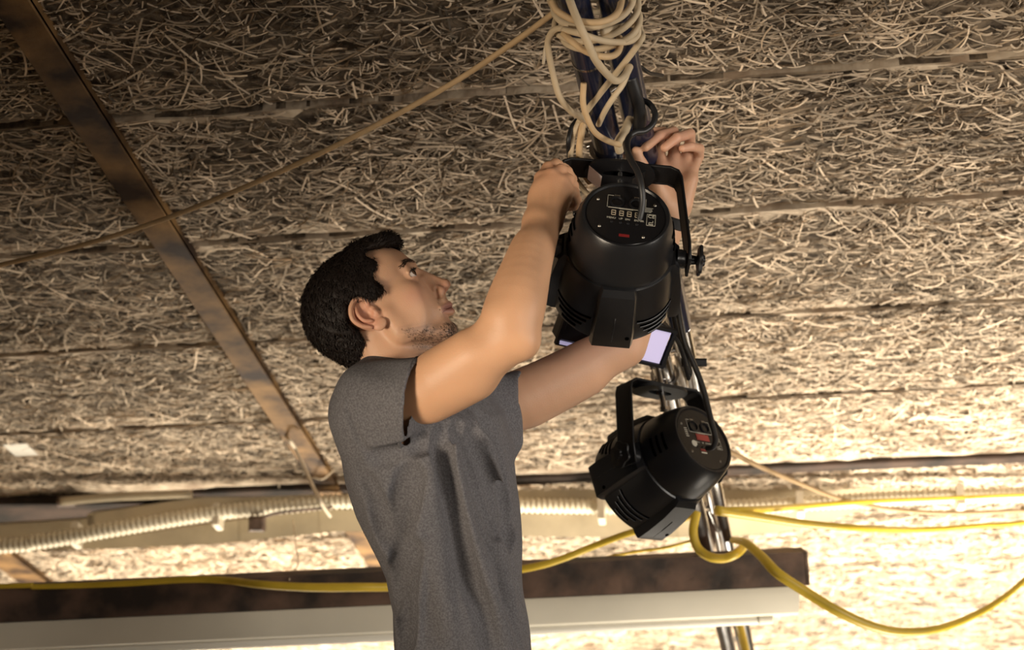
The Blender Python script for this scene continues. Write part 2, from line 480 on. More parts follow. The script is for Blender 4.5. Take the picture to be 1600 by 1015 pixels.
# broad flat trunking running across just under the ceiling
def band(name, top, bot, d, thick, m, label, cat, n=9, group=None, top_tilt=0.0):
    """a long box duct whose near face runs between two pixel lines"""
    t = thing(name, WP((top[0][0] + top[-1][0]) / 2, (top[0][1] + bot[0][1]) / 2, d), label, cat, group)
    tp = np.array([WP(x, y, d) for x, y in top]); bp = np.array([WP(x, y, d) for x, y in bot])
    seg = 14; T = spline(tp, seg); B = spline(bp, seg); back = (np.array([0, 0, -1.0]) @ RW.T) * thick
    nnn = len(T); v = np.vstack([T, B, B + back, T + back]); f = []
    for k in range(nnn - 1):
        for a, b_ in ((0, 1), (1, 2), (2, 3), (3, 0)):
            f.append([a * nnn + k, a * nnn + k + 1, b_ * nnn + k + 1, b_ * nnn + k])
    f += [[0, nnn, 2 * nnn, 3 * nnn][::-1], [nnn - 1, 2 * nnn - 1, 3 * nnn - 1, 4 * nnn - 1]]
    MB().add(v, f).build('casing', m, t)
    # joint collars along it
    for q in range(1, n):
        k = int(q * (nnn - 1) / n)
        mid = [T[k], B[k], B[k] + back, T[k] + back]
        c = sum(mid) / 4; dr = norm(T[min(k + 1, nnn - 1)] - T[k - 1])
        ring = [c + (m_ - c) * 1.035 for m_ in mid]
        vv_ = [r - dr * .006 for r in ring] + [r + dr * .006 for r in ring]
        MB().add(vv_, [[0, 1, 5, 4], [1, 2, 6, 5], [2, 3, 7, 6], [3, 0, 4, 7], [0, 3, 2, 1], [4, 5, 6, 7]]).build('collar', m, t, smooth=False)
    return t

band('box_duct', [(-1900, 905), (-60, 822), (150, 800), (320, 776), (560, 756), (850, 752), (1150, 754), (1400, 748), (1680, 740), (2400, 712)],
     [(-1900, 950), (-60, 850), (150, 826), (320, 800), (560, 790), (850, 788), (1150, 790), (1400, 786), (1680, 778), (2400, 750)], 5.52, .07, M_duct,
     'long flat beige box duct along the far ceiling, above the corrugated hose', 'duct')
band('sagging_duct', [(-60, 852), (120, 846), (330, 818), (470, 800), (560, 796), (850, 802), (1130, 800), (1260, 798), (1350, 790)],
     [(-60, 856), (120, 858), (330, 849), (470, 836), (560, 830), (850, 838), (1130, 838), (1260, 824), (1350, 796)], 5.40, .07, M_duct,
     'lower flat beige duct sagging beneath the corrugated hose behind the man', 'duct', n=7)
# corrugated hose
t = thing('corrugated_hose', WP(800, 795, 5.33), 'cream ribbed flexible hose snaking across the far ceiling between two flat ducts', 'hose')
hp = path([(-900, 900, 5.3), (-60, 856, 5.3), (60, 846, 5.3), (180, 826, 5.3), (330, 802, 5.32), (450, 790, 5.34), (540, 783, 5.36), (700, 787, 5.36), (850, 790, 5.36), (1000, 792, 5.36), (1150, 792, 5.36), (1300, 784, 5.36), (1450, 776, 5.36), (1680, 770, 5.36), (2400, 745, 5.36)], 60)
s = np.concatenate([[0], np.cumsum(np.linalg.norm(np.diff(hp, axis=0), axis=1))])
N = int(s[-1] / .0045); si = np.linspace(0, s[-1], N); hp = np.stack([np.interp(si, s, hp[:, i]) for i in range(3)], 1)
rr = .0235 + .0035 * np.cos(si / .018 * 2 * math.pi)
MB().add(*tube(hp, rr, 12)).build('ribbed_tube', M_hose, t, sharp=0)
for px, py in ((341, 807), (120, 836), (940, 798), (1250, 788), (1500, 776)):
    c = WP(px, py, 5.33)
    MB().add(*box(c, (.022, .06, .075), ID, .003)).build('clip', M_clip, t)
# small junction box
t = thing('junction_box', WP(402, 818, 5.30), 'small dark brown junction box fixed to the sagging duct, left of the man', 'box')
F0 = fr(WP(402, 818, 5.30), *RW.T)
MB().add(*box((0, 0, 0), (.05, .046, .04), F0, .003)).build('body', M_brown, t)
MB().add(*box((0, 0, .022), (.042, .038, .006), F0, .002)).build('lid', M_brown, t)
MB().add(*tube(path([(410, 808, 5.3), (440, 800, 5.3), (520, 792, 5.33)]), .005)).build('lead', M_brown, t)

# conduit pipes on the right
M_pipe = mat('pale_conduit', (0.60, 0.50, 0.38), 0.45, var=0.2, vscale=12)
def pipe_thing(name, pts, r, m, label, cat, fit=()):
    p = path(pts, 12); t = thing(name, p.mean(0), label, cat)
    MB().add(*tube(p, r, 10)).build('pipe', m, t, sharp=0)
    for px, py, d in fit:
        c = WP(px, py, d); dr = norm(p[-1] - p[0])
        MB().add(*cyl(c - dr * .03, c + dr * .03, r * 1.35, 14, .002)).build('coupling', M_brown, t)
    return t
pipe_thing('conduit_pipe', [(1130, 722, 5.5), (1300, 716, 5.5), (1450, 708, 5.5), (1680, 700, 5.5)], .012, M_pipe, 'thin pale conduit pipe, upper of two along the far ceiling edge at right', 'pipe', [(1460, 708, 5.5)])
pipe_thing('conduit_pipe', [(1130, 742, 5.48), (1300, 738, 5.48), (1500, 728, 5.48), (1680, 722, 5.48)], .015, M_brown, 'dark pipe, lower of two along the far ceiling edge at right', 'pipe')
pipe_thing('conduit_pipe', [(1440, 722, 5.44), (1560, 719, 5.44), (1680, 712, 5.44)], .010, M_pipe, 'short pale pipe with dark coupling, between the two long pipes at far right', 'pipe', [(1581, 719, 5.44)])
pipe_thing('loose_pipe', [(95, 783, 5.4), (180, 776, 5.4), (300, 771, 5.4)], .014, M_duct, 'short pale pipe lying in the dark gap of the ceiling at left', 'pipe', [(105, 783, 5.5)])
# dropped joist edge in front of that gap
_a = ceil_pt(-1400, 827); _b = ceil_pt(2300, 674)
b = MB(); nnn = 200; T = np.linspace(0, 1, nnn)[:, None]; L0 = _a * (1 - T) + _b * T
off = ragged(nnn, .006, 91)[:, None] * np.array([[0, 1, 0]])
prof = [(-.05, -.004), (-.03, -.012), (-.008, -.016), (.0, -.010), (.0, .03)]
v = np.vstack([L0 + off + np.array([0, py_, pz_]) + np.column_stack([0 * T, 0 * T, ragged(nnn, .004, 92)[:, None]]) for py_, pz_ in prof]); f = []
for r_ in range(len(prof) - 1):
    for k in range(nnn - 1): f.append([r_ * nnn + k, r_ * nnn + k + 1, (r_ + 1) * nnn + k + 1, (r_ + 1) * nnn + k])
o = b.add(v, f).build('trim_3', M_mortar, smooth=True, sharp=0); tag(o, kind='structure')
_y = (_a[1] + _b[1]) / 2
o = MB().add(*box((.4, _y + .035, CEIL_Z - .016), (9, .06, .03), ID, .004)).build('trim_4', mat('dark_gap_shade', (0.012, 0.008, 0.005), .95, bump=.5, col2=(.05, .03, .02), vscale=7)); tag(o, kind='structure')  # near-black colour stands in for the shade of the thin gap

_u0, _u1 = ceil_pt(0, 778), ceil_pt(0, 838); _xr = ceil_pt(330, 780)[0]
o = MB().add(*box(((-4.5 + _xr) / 2, (_u0[1] + _u1[1]) / 2, CEIL_Z - .012), (_xr + 4.5, _u1[1] - _u0[1], .03), ID, .004)).build('gap_shade', bpy.data.materials['dark_gap_shade']); tag(o, kind='structure')  # dark slab added for the shade inside the wide left gap

# hanging beam with a white enamelled batten beneath it
BD = 4.2
t = thing('hanging_beam', WP(600, 915, BD), 'dark stained wooden beam hanging across the room below the ducts', 'beam')
bt = [WP(-2900, 1054, BD), WP(1258, 862, BD)]; bb = [WP(-2900, 1106, BD), WP(1262, 914, BD)]
ex = norm(bt[1] - bt[0]); back = norm(np.cross(ex, norm(bb[0] - bt[0]))); back = back if back[1] > 0 else -back
def slab(tl, bl, tr, br, th, lip=0):
    v = np.array([tl, bl, br, tr]); v = np.vstack([v, v + back * th]); return v, [[0, 1, 2, 3], [7, 6, 5, 4], [0, 3, 7, 4], [1, 5, 6, 2], [0, 4, 5, 1], [3, 2, 6, 7]]
MB().add(*slab(bt[0], bb[0], bt[1], bb[1], .09)).build('timber', M_beam, t, smooth=False)
MB().add(*slab(bt[1] - ex * .004, bb[1] - ex * .004, bt[1] + ex * .006, bb[1] + ex * .006, .092)).build('end_cap', M_brown, t, smooth=False)
t = thing('fluorescent_batten', WP(600, 965, BD), 'long cream enamelled light batten fixed under the dark beam', 'light fitting')
w0, w1 = WP(-2900, 1107, BD), WP(1262, 915, BD); dn = norm(bb[0] - bt[0])
v = []
pr = [(0, 0), (0, .020), (.012, .068), (.045, .082), (.09, .068), (.09, 0)]
for e_ in (w0, w1 - ex * .02):
    v += [e_ + dn * a + back * b_ for b_, a in pr]
n_ = len(pr); f = [[k, (k + 1) % n_, n_ + (k + 1) % n_, n_ + k] for k in range(n_)] + [list(range(n_)), list(range(n_, 2 * n_))[::-1]]
MB().add(v, f).build('housing', M_white, t, sharp=50)
MB().add(*cyl(w0 + dn * .088 + back * .05, w1 - ex * .1 + dn * .088 + back * .05, .013, 14)).build('tube_lamp', mat('unlit_glass_tube', (.8, .77, .68), .25), t)
for q in (.0, .33, .66, 1.0):
    c = w0 + (w1 - ex * .1 - w0) * q + dn * .084 + back * .05
    MB().add(*cyl(c - ex * .02, c + ex * .02, .018, 14, .003)).build('lamp_holder', M_white, t)
# white paper scrap on the ceiling
c = ceil_pt(32, 702, .012)
o = MB().add(*box(c, (.075, .10, .004), ID, .001)).build('paper_label', mat('white_paper', (.62, .58, .5), .8)); tag(o, 'small white paper square stuck to the ceiling at lower left', 'paper')
# ================================================================== the man
M_skin = mat('skin', (1, 1, 1), 0.48, attr='tint', sss=0.12, spec=0.4, bump=0.10, bscale=420)
M_hair = mat('dark_hair', (0.012, 0.008, 0.0065), 0.6, spec=0.25)
M_shirt = mat('heather_grey_jersey', (0.100, 0.097, 0.103), 0.95, spec=0.15, bump=0.25, bscale=900, col2=(0.158, 0.153, 0.162), vscale=330)
M_jean = mat('dark_trousers', (0.03, 0.032, 0.04), 0.9)
M_eye = mat('eye_white', (1, 1, 1), 0.15, attr='tint')

man = thing('person', WP(722, 1100, 2.75), 'man in a heather grey t-shirt reaching up with both hands to the large stage lamp', 'person')

# head frame: forward, up, side (towards the viewer); millimetres
HO = V(585, 470, 2.75)
yaw = math.radians(-3)
hf = norm([.84 * math.cos(yaw), .54 * math.cos(yaw), math.sin(yaw)])
hu = norm(np.array([-.54, .84, 0]) - hf * np.dot(hf, [-.54, .84, 0])); hs = np.cross(hf, hu)
if hs[2] < 0: hs = -hs
_ra = math.radians(9); hu, hs = hu * math.cos(_ra) - hs * math.sin(_ra), hs * math.cos(_ra) + hu * math.sin(_ra)
HM = np.stack([hf, hu, hs])
SH = .158
def H(f, u, s=0.0): return HO + (np.array([f, u - abs(s) * SH, s]) * .001) @ HM
def rotM(deg, a=0, b=1):
    R_ = np.eye(3); c, s_ = math.cos(math.radians(deg)), math.sin(math.radians(deg))
    R_[a, a] = c; R_[a, b] = s_; R_[b, a] = -s_; R_[b, b] = c; return R_ @ HM
def hell(f, u, s, rf, ru, rs, rot=0): return ell(H(f, u, s), (rf * .001, ru * .001, rs * .001), rotM(rot))
def hcone(a, b, ra, rb): return cone(H(*a), H(*b), ra * .001, rb * .001)
mm = .001

HD = Field(HO - .20, HO + np.array([.17, .15, .14]), .0014)
HD.add(hell(-18, 13, 0, 93, 78, 73))
HD.add(hell(32, 24, 0, 54, 50, 61), 12 * mm)
HD.add(hell(40, -30, 0, 47, 52, 55), 16 * mm)
HD.add(hell(60, -66, 0, 35, 36, 36), 16 * mm)
for s_ in (-1, 1):
    HD.add(hcone((6, -34, 60 * s_), (10, -70, 50 * s_), 11, 13), 22 * mm)
    HD.add(hcone((10, -70, 50 * s_), (66, -106, 16 * s_), 12, 15), 20 * mm)
    HD.add(hell(52, -24, 42 * s_, 22, 18, 15), 14 * mm)
    HD.add(hcone((83, 17, 9 * s_), (70, 17, 38 * s_), 8, 8), 10 * mm)
HD.add(hell(74, -108, 0, 18, 15, 21), 12 * mm)
HD.add(hcone((20, -80, 0), (60, -98, 0), 34, 20), 14 * mm)      # floor of the jaw
# neck
HD.add(hcone((-24, -46, 0), (-40, -170, 0), 50, 56), 14 * mm)
HD.add(hcone((12, -88, 0), (16, -150, 0), 22, 26), 22 * mm)
# nose
HD.add(hcone((87, 0, 0), (110, -38, 0), 6.5, 8.5), 8 * mm)
HD.add(hell(112.5, -41, 0, 9.5, 8.5, 9.5), 5 * mm)
for s_ in (-1, 1):
    HD.add(hell(99, -46, 11 * s_, 9, 7, 6), 5 * mm)
    HD.add(hcone((88, -14, 6 * s_), (97, -44, 12 * s_), 6, 6), 8 * mm)
HD.add(hcone((97, -52, 0), (108, -47, 0), 5, 5), 5 * mm)
# lips
HD.add(hell(95, -62, 0, 8, 12, 17), 8 * mm)
for s_ in (-1, 1):
    HD.add(hcone((99.5, -73, 4 * s_), (84, -69.5, 23 * s_), 6, 3), 4 * mm)
    HD.add(hcone((96.5, -85, 3 * s_), (83, -75, 21 * s_), 6.5, 3), 3.5 * mm)
for s_ in (-1, 1):
    HD.add(hcone((106, -79, 0), (82, -71.5, 24 * s_), 1.5, 1.6), 2.0 * mm, '-')
    HD.add(hell(106.5, -51.0, 7 * s_, 6.0, 5.0, 4.0, -25), 2.0 * mm, '-')   # nostrils
    HD.add(hcone((97, -40, 17.5 * s_), (90, -52, 19.5 * s_), 2, 2), 5 * mm, '-')
HD.add(hell(98, -98, 0, 7, 5, 24), 9 * mm, '-')
# eyes
for s_ in (-1, 1):
    HD.add(hell(93, 3, 33 * s_, 14, 12, 19), 9 * mm, '-')
    HD.add(hell(70.5, 2, 31 * s_, 13.8, 13.6, 14.5), 4 * mm)
    HD.add(hell(82, 1.5, 35 * s_, 13, 5.0, 16.5, 8), 1.5 * mm, '-')
    HD.add(hcone((84.5, 8.5, 20 * s_), (72, 8.0, 46 * s_), 1.8, 1.8), 2.5 * mm)      # lid fold
    HD.add(hell(30, -48, 44 * s_, 34, 34, 14), 22 * mm)
# ears
for s_ in (-1, 1):
    def E(f, u, o): return (f, u, (70 + o) * s_)
    HD.add(hell(-24, -18, 71 * s_, 21, 29, 4.5, 27), 4 * mm)
    HD.add(hell(-24, -10, 77.5 * s_, 15, 18, 5.5, 27), 3 * mm, '-')
    hx = [E(-12, -5, 3), E(-10, 6, 5), E(-24, 14, 9), E(-37, 6.5, 13), E(-44, -10, 14), E(-39, -26, 11), E(-27, -38, 7)]
    hp_ = spline([H(*p) for p in hx], 5); chain(HD, hp_, [3.4 * mm] * len(hp_), 2 * mm)
    ah = [E(-30, 6, 6), E(-33, -8, 9), E(-30, -22, 9), E(-20, -30, 7)]
    hp_ = spline([H(*p) for p in ah], 4); chain(HD, hp_, [2.8 * mm] * len(hp_), 2.5 * mm)
    HD.add(hell(-11, -42, 74 * s_, 12, 9, 4.2, 20), 4 * mm)
    HD.add(hell(-7, -21, 74 * s_, 4, 6.5, 3.6, 10), 3 * mm)
    HD.add(hell(-19, -15, 76 * s_, 7, 9, 7, 20), 2.5 * mm, '-')

# ---- limbs
AN = Field(np.array([-.26, -.24, -2.90]), V(910, 235, 2.40) + [.03, .03, .06], .0020)
AN.lo  # near arm (right arm)
def L(F, pts, k=.004):
    q = spline([list(p) for p in pts], 5); pts = [tuple(p) for p in q]
    for i in range(len(pts) - 1):
        a, b = pts[i], pts[i + 1]
        F.add(cone(V(*a[:3]), V(*b[:3]), a[3], b[3]), k)
Sn, En, Wn = (600, 632, 2.645), (812, 524, 2.54), (848, 352, 2.70)
L(AN, [(602, 640, 2.65, .046), (690, 592, 2.60, .0435), (760, 553, 2.565, .0395), (806, 522, 2.55, .0365)])
AN.add(cone(V(690, 584, 2.59), V(738, 552, 2.565), .034, .034), .03)       # biceps
AN.add(cone(V(675, 620, 2.61), V(740, 590, 2.585), .036, .034), .03)       # triceps
L(AN, [(804, 522, 2.55, .0365), (811, 470, 2.565, .0415), (828, 408, 2.62, .0345), (842, 368, 2.68, .0300), (846, 348, 2.70, .0285)])
AN.add(cone(V(786, 498, 2.555), V(826, 392, 2.645), .032, .020), .03)        # forearm muscle, thumb side
AN.add(ell(V(820, 536, 2.545), (.019, .021, .021)), .02)                   # point of the elbow
# hand, back towards the viewer
def fing(F, pts, k=.004):
    for i in range(len(pts) - 1):
        a, b = pts[i], pts[i + 1]
        F.add(cone(V(*a[:3]), V(*b[:3]), a[3], b[3]), k)
for m_, r0 in (((846, 278, 2.752), .0115), ((862, 274, 2.742), .012), ((877, 284, 2.737), .0115), ((888, 298, 2.742), .0105)):
    w_ = (846 + (m_[0] - 862) * .6, 345, 2.705)
    F_ = cone(V(*w_), V(*m_), .0180, r0); AN.add(F_, .014)
AN.add(ell(V(856, 315, 2.735), (.033, .038, .016), norm([1, 0, 0])[None] if False else np.eye(3)), .012)
fing(AN, [(846, 278, 2.755, .0112), (857, 262, 2.775, .0100), (868, 256, 2.795, .0095)], .006)
fing(AN, [(868, 256, 2.795, .0094), (882, 262, 2.825, .0088), (886, 274, 2.838, .0078)], .003)
fing(AN, [(862, 274, 2.745, .0115), (876, 266, 2.762, .0100), (886, 268, 2.785, .0096)], .006)
fing(AN, [(886, 268, 2.785, .0094), (894, 280, 2.815, .0088), (884, 290, 2.83, .008)], .003)
fing(AN, [(877, 284, 2.740, .0112), (888, 281, 2.757, .0100), (896, 290, 2.785, .0092)], .006)
fing(AN, [(896, 290, 2.785, .0090), (898, 302, 2.81, .0085), (888, 308, 2.82, .0078)], .003)
fing(AN, [(888, 298, 2.745, .0102), (897, 302, 2.765, .0090), (901, 312, 2.785, .0084)], .005)
fing(AN, [(901, 312, 2.785, .0082), (897, 322, 2.80, .0078), (889, 324, 2.80, .0072)], .003)
fing(AN, [(838, 335, 2.735, .014), (842, 305, 2.78, .0125), (856, 285, 2.82, .0105), (868, 276, 2.845, .0095), (878, 270, 2.85, .008)], .008)
for a, b in (((846, 340, 2.68), (850, 285, 2.738)), ((852, 340, 2.682), (864, 283, 2.730)), ((856, 340, 2.685), (877, 292, 2.726))):   # tendons
    AN.add(cone(V(*a), V(*b), .0022, .0028), .007)

AF = Field(V(735, 715, 3.0) - [0, 0, .05], V(1115, 190, 2.78) + [.03, .02, .02], .0022)   # far arm (left arm)
L(AF, [(752, 650, 2.93, .054), (850, 604, 2.94, .047), (920, 566, 2.95, .042), (975, 540, 2.955, .039)])
AF.add(cone(V(830, 628, 2.94), V(915, 588, 2.95), .036, .032), .03)
L(AF, [(975, 540, 2.955, .039), (990, 480, 2.955, .042), (1018, 405, 2.945, .036), (1048, 345, 2.935, .0255), (1052, 328, 2.93, .0245)])
for m_, r0 in (((1034, 262, 2.935), .0115), ((1052, 252, 2.94), .012), ((1070, 254, 2.942), .0115), ((1082, 266, 2.935), .0105)):
    AF.add(cone(V(1052 + (m_[0] - 1055) * .5, 322, 2.93), V(*m_), .0165, r0), .012)
AF.add(cone(V(1040, 315, 2.915), V(1022, 282, 2.905), .015, .013), .014)     # ball of the thumb
AF.add(cone(V(1068, 318, 2.92), V(1080, 280, 2.925), .012, .011), .012)      # heel of the hand
fing(AF, [(1034, 262, 2.935, .0112), (1030, 232, 2.950, .0100), (1036, 206, 2.945, .0094), (1018, 206, 2.915, .0086), (1000, 220, 2.895, .0074)], .003)
fing(AF, [(1052, 252, 2.94, .0115), (1054, 226, 2.950, .0102), (1052, 206, 2.932, .0098), (1030, 212, 2.895, .0090), (1009, 230, 2.872, .0078)], .003)
fing(AF, [(1070, 254, 2.942, .0112), (1078, 226, 2.950, .0100), (1078, 209, 2.928, .0096), (1058, 215, 2.895, .0088), (1038, 231, 2.878, .0076)], .003)
fing(AF, [(1082, 266, 2.935, .0100), (1092, 244, 2.945, .0090), (1093, 232, 2.925, .0086), (1080, 229, 2.90, .0080), (1066, 232, 2.885, .0070)], .003)
fing(AF, [(1034, 300, 2.915, .014), (1014, 274, 2.90, .0115), (1002, 256, 2.885, .0100), (994, 236, 2.875, .0085)], .006)

# ---- torso
TS = norm([.5, 0, -.86]); TF = np.array([.86, 0, .5])
_ty = np.array([V(0, y, 2.75)[1] for y in (1240, 1100, 1015, 950, 900, 850, 800, 750, 700, 650, 610, 585)])[::1]
_cx = np.array([728, 728, 723, 718, 711, 699, 686, 676, 668, 664, 655, 640])
_hw = np.array([118, 112, 107, 104, 107, 117, 127, 133, 134, 124, 98, 70])
_cx = (_cx - 800) / FPX * 2.75; _hw = _hw / FPX * 2.75
def torso(off, ylo, yhi):
    def fn(x, y, z):
        c = np.interp(y, _ty, _cx); hw = np.interp(y, _ty, _hw) - off
        a = hw / .80; b = a * .70
        p = (x - c) * TS[0] + (z + 2.76) * TS[2]; q = (x - c) * TF[0] + (z + 2.76) * TF[2]
        k0 = np.sqrt((p / a) ** 2 + (q / b) ** 2); k1 = np.sqrt((p / a ** 2) ** 2 + (q / b ** 2) ** 2) + 1e-5
        d = k0 * (k0 - 1) / k1
        return np.maximum(np.maximum(d * .95, y - yhi), ylo - y)
    return fn, (np.array([-.36, ylo, -3.02]), np.array([.10, yhi, -2.5]))

TB = Field((-.36, -.78, -3.05), (.10, .02, -2.5), .005)
TB.add(torso(.024, -.76, V(0, 600, 2.75)[1]))
TB.add(cone(V(618, 596, 2.75), V(600, 630, 2.66), .05, .050), .04)
TB.add(cone(V(625, 600, 2.78), V(742, 640, 2.9), .042, .042), .03)
TB.add(cone(V(603, 560, 2.75), V(622, 640, 2.76), .05, .07), .04)

def skin_tint(P, hd):
    """albedo of the skin at points (viewing frame)"""
    base = np.array([.60, .355, .225]); c = np.tile(base, (len(P), 1))
    c *= (1 + .05 * vnoise(P, 40, 3)[:, None])
    if not hd:
        return c
    q = (P - HO) @ HM.T * 1000; f, u, s_ = q.T; u = u + np.abs(s_) * SH
    def blob(cf, cu, rf, ru, cs=None, rs=1): 
        d = ((f - cf) / rf) ** 2 + ((u - cu) / ru) ** 2
        if cs is not None: d = d + ((np.abs(s_) - cs) / rs) ** 2
        return np.exp(-d)
    def mixc(w, col):
        nonlocal c
        w = np.clip(w, 0, 1)[:, None]; c = c * (1 - w) + np.array(col) * w
    mixc(.75 * blob(-24, -18, 24, 32, 78, 12), (.66, .30, .21))
    mixc(.45 * blob(60, -30, 22, 18), (.62, .30, .21))
    mixc(.5 * blob(112, -44, 12, 12), (.64, .30, .22))
    lip = blob(97, -77, 15, 9.5) ** 1.0 * (f > 82) * (np.abs(s_) < 25) * (u < -67.5) * (u > -92)
    mixc(1.3 * lip, (.40, .19, .15))
    mixc(1.0 * ((f > 81) & (np.abs(u + 78.2 - (f - 100) * -.33 * 0) < .9) & (np.abs(s_) < 22)), (.2, .08, .06))
    nz = vnoise(P, 500, 9) * .25 + vnoise(P, 120, 10) * .3
    # shaved beard: along the jaw, chin and upper lip
    jaw = 1 / (1 + np.exp((u - (-62 - (f - 7) * .46)) / 4)) * (1 / (1 + np.exp(-(f - 12) / 6))) * (1 / (1 + np.exp(-(u + 132) / 5)))
    mixc(.80 * jaw * np.clip(.8 + nz, 0, 1) * (1 - np.clip(lip * 2, 0, 1)), (.13, .082, .058))
    mixc(.22 * blob(94, -61, 12, 6) * (np.abs(s_) < 26), (.16, .1, .07))
    mixc(.35 * blob(76, -4, 14, 8, 32, 16), (.40, .21, .15))
    return c

parts_v, parts_f, parts_c, nv = [], [], [], 0
for F_, it, hd in ((HD, 1, True), (AN, 5, False), (AF, 4, False), (TB, 2, False)):
    v, f = F_.mesh(); v = smooth_mesh(v, f, it)
    c = skin_tint(v, hd)
    if F_ is AN:
        w = np.exp(-(((v - V(862, 280, 2.75)) / .035) ** 2).sum(1))[:, None]; c = c * (1 - .35 * w) + np.array([.60, .27, .18]) * .35 * w
        c = c * np.array([.98, .94, .86])
    if F_ is AF:
        w = np.exp(-(((v - V(1050, 225, 2.9)) / .05) ** 2).sum(1))[:, None]; c = c * (1 - .5 * w) + np.array([.62, .30, .22]) * .5 * w
    parts_v.append(v); parts_f.append(f + nv); parts_c.append(c); nv += len(v)
mesh_obj('body', W(np.vstack(parts_v)), np.vstack(parts_f), M_skin, man, attr=np.vstack(parts_c))

# eyes
for s_ in (-1, 1):
    v, f = lathe([(12.2 * math.sin(a) * mm, 12.2 * math.cos(a) * mm) for a in np.linspace(.001, math.pi - .001, 26)],
        fr(H(71.5, 2, 31 * s_), hs, norm(hu * 1 - hf * .1), norm(hf + hu * .12 + hs * .38)), 32)
    ax = norm(hf + hu * .12 + hs * .38); cs_ = ((v - H(71.5, 2, 31 * s_)) @ ax) / (12.2 * mm)
    c = np.tile([.50, .45, .42], (len(v), 1)); c[cs_ > .80] = (.10, .055, .03); c[cs_ > .972] = (.005, .005, .005)
    mesh_obj('eye', W(v), f, M_eye, man, attr=c)

# ---- hair: a cropped cap cut along the hairline, with loose tufts
hairline = [(100, 52), (84, 54), (70, 62), (62, 66), (44, 73), (29, 76), (27, 65), (36, 56), (40, 48), (36, 41), (24, 35), (19, 24), (24, 12), (24, 4), (19, -3), (10, -1), (-1, -1),
            (-14, 8), (-26, 17), (-40, 12), (-50, -3), (-51, -16), (-47, -27), (-48, -46), (-50, -60), (-60, -72), (-76, -86), (-140, -86), (-140, 130), (110, 130)]
def poly_sdf(fq, uq, poly):
    p = np.asarray(poly, float); d = np.full(np.shape(fq), 1e9); ins = np.zeros(np.shape(fq), bool)
    for i in range(len(p)):
        a, b = p[i], p[(i + 1) % len(p)]; e = b - a
        t = np.clip(((fq - a[0]) * e[0] + (uq - a[1]) * e[1]) / e.dot(e), 0, 1)
        d = np.minimum(d, np.hypot(fq - a[0] - t * e[0], uq - a[1] - t * e[1]))
        cnd = (a[1] > uq) != (b[1] > uq)
        with np.errstate(divide='ignore', invalid='ignore'):
            xi = a[0] + (uq - a[1]) * e[0] / e[1]
        ins ^= cnd & (fq < xi)
    return np.where(ins, -d, d)
HR = Field(HO - .16, HO + .16, .002)
HR.add(hell(-20, 5, 0, 103, 93, 83))
HR.add(hell(30, 52, 0, 56, 40, 62), 20 * mm)
HR.add(hcone((30, 73, 0), (72, 70, 0), 22, 15), 24 * mm)
HR.add(hcone((58, 70, 26), (62, 70, -26), 15, 15), 16 * mm)
HR.add(hcone((-60, -50, 0), (-58, -74, 0), 40, 30), 16 * mm)
X_, Y_, Z_ = HR.ax[0][:, None, None], HR.ax[1][None, :, None], HR.ax[2][None, None, :]
Q = [(HM[i, 0] * (X_ - HO[0]) + HM[i, 1] * (Y_ - HO[1]) + HM[i, 2] * (Z_ - HO[2])) * 1000 for i in range(3)]
PF = np.broadcast_to(Q[0], HR.a.shape); PU = np.broadcast_to(Q[1] + np.abs(Q[2]) * SH, HR.a.shape)
# polygon distance sampled on a coarse table, then looked up
tf = np.arange(-180, 181, 2.0); tu = np.arange(-180, 181, 2.0); TFg, TUg = np.meshgrid(tf, tu, indexing='ij'); TBL = poly_sdf(TFg, TUg, hairline)
i0 = np.clip(((PF + 180) / 2), 0, 178.9); j0 = np.clip(((PU + 180) / 2), 0, 178.9); ii, jj = i0.astype(int), j0.astype(int); a_, b_ = i0 - ii, j0 - jj
PD = TBL[ii, jj] * (1 - a_) * (1 - b_) + TBL[ii + 1, jj] * a_ * (1 - b_) + TBL[ii, jj + 1] * (1 - a_) * b_ + TBL[ii + 1, jj + 1] * a_ * b_
PD = PD.astype('f4') * .001
k = .010; A = HR.a; hh = np.maximum(k - np.abs(A - PD), 0) / k; HR.a = (np.maximum(A, PD) + hh * hh * k / 4).astype('f4')
v, f = HR.mesh(); v = smooth_mesh(v, f, 2)
nrm = HR.grad(v); Pq = (v - HO) @ HM.T * 1000
# clumped locks
ridge = np.sin(Pq[:, 2] * .55 + Pq[:, 1] * .16 + 2.2 * np.sin(Pq[:, 0] * .06) + vnoise(v, 60, 4) * 1.4) * .9 + vnoise(v, 190, 5) * .7
v = v + nrm * (ridge * .0011)[:, None]
hair = mesh_obj('hair', W(v), f, M_hair, man)
# tufts
rh = np.random.default_rng(3)
n = 15000; idx = rh.integers(0, len(v), n)
P0 = v[idx]; N0 = HR.grad(P0)
flow = (-hu * .75 - hf * .45)
q0 = (P0 - HO) @ HM.T * 1000
front = np.clip((q0[:, 0] - 20) / 40, 0, 1)[:, None] * np.clip((q0[:, 1] - 45) / 20, 0, 1)[:, None]
flow = flow * (1 - front) + (hf * .9 + hu * .25) * front + rh.normal(0, .33, (n, 3))
flow = flow - N0 * (flow * N0).sum(1, keepdims=True); flow /= np.linalg.norm(flow, axis=1, keepdims=True)
Lh = rh.uniform(.007, .017, n)[:, None]; lift = rh.uniform(.05, .5, n)[:, None]
p0 = P0 - N0 * .002; p1 = p0 + (flow + N0 * lift) * Lh * .5 + N0 * .0015; p2 = p0 + (flow * 1.0 + N0 * lift * .8) * Lh
sd = np.cross(flow, N0) ; sd += rh.normal(0, .3, sd.shape); sd *= .0009
tv = np.stack([p0 - sd, p0 + sd, p1 + sd * .7, p1 - sd * .7, p2], 1).reshape(-1, 3)
b0 = np.arange(n) * 5
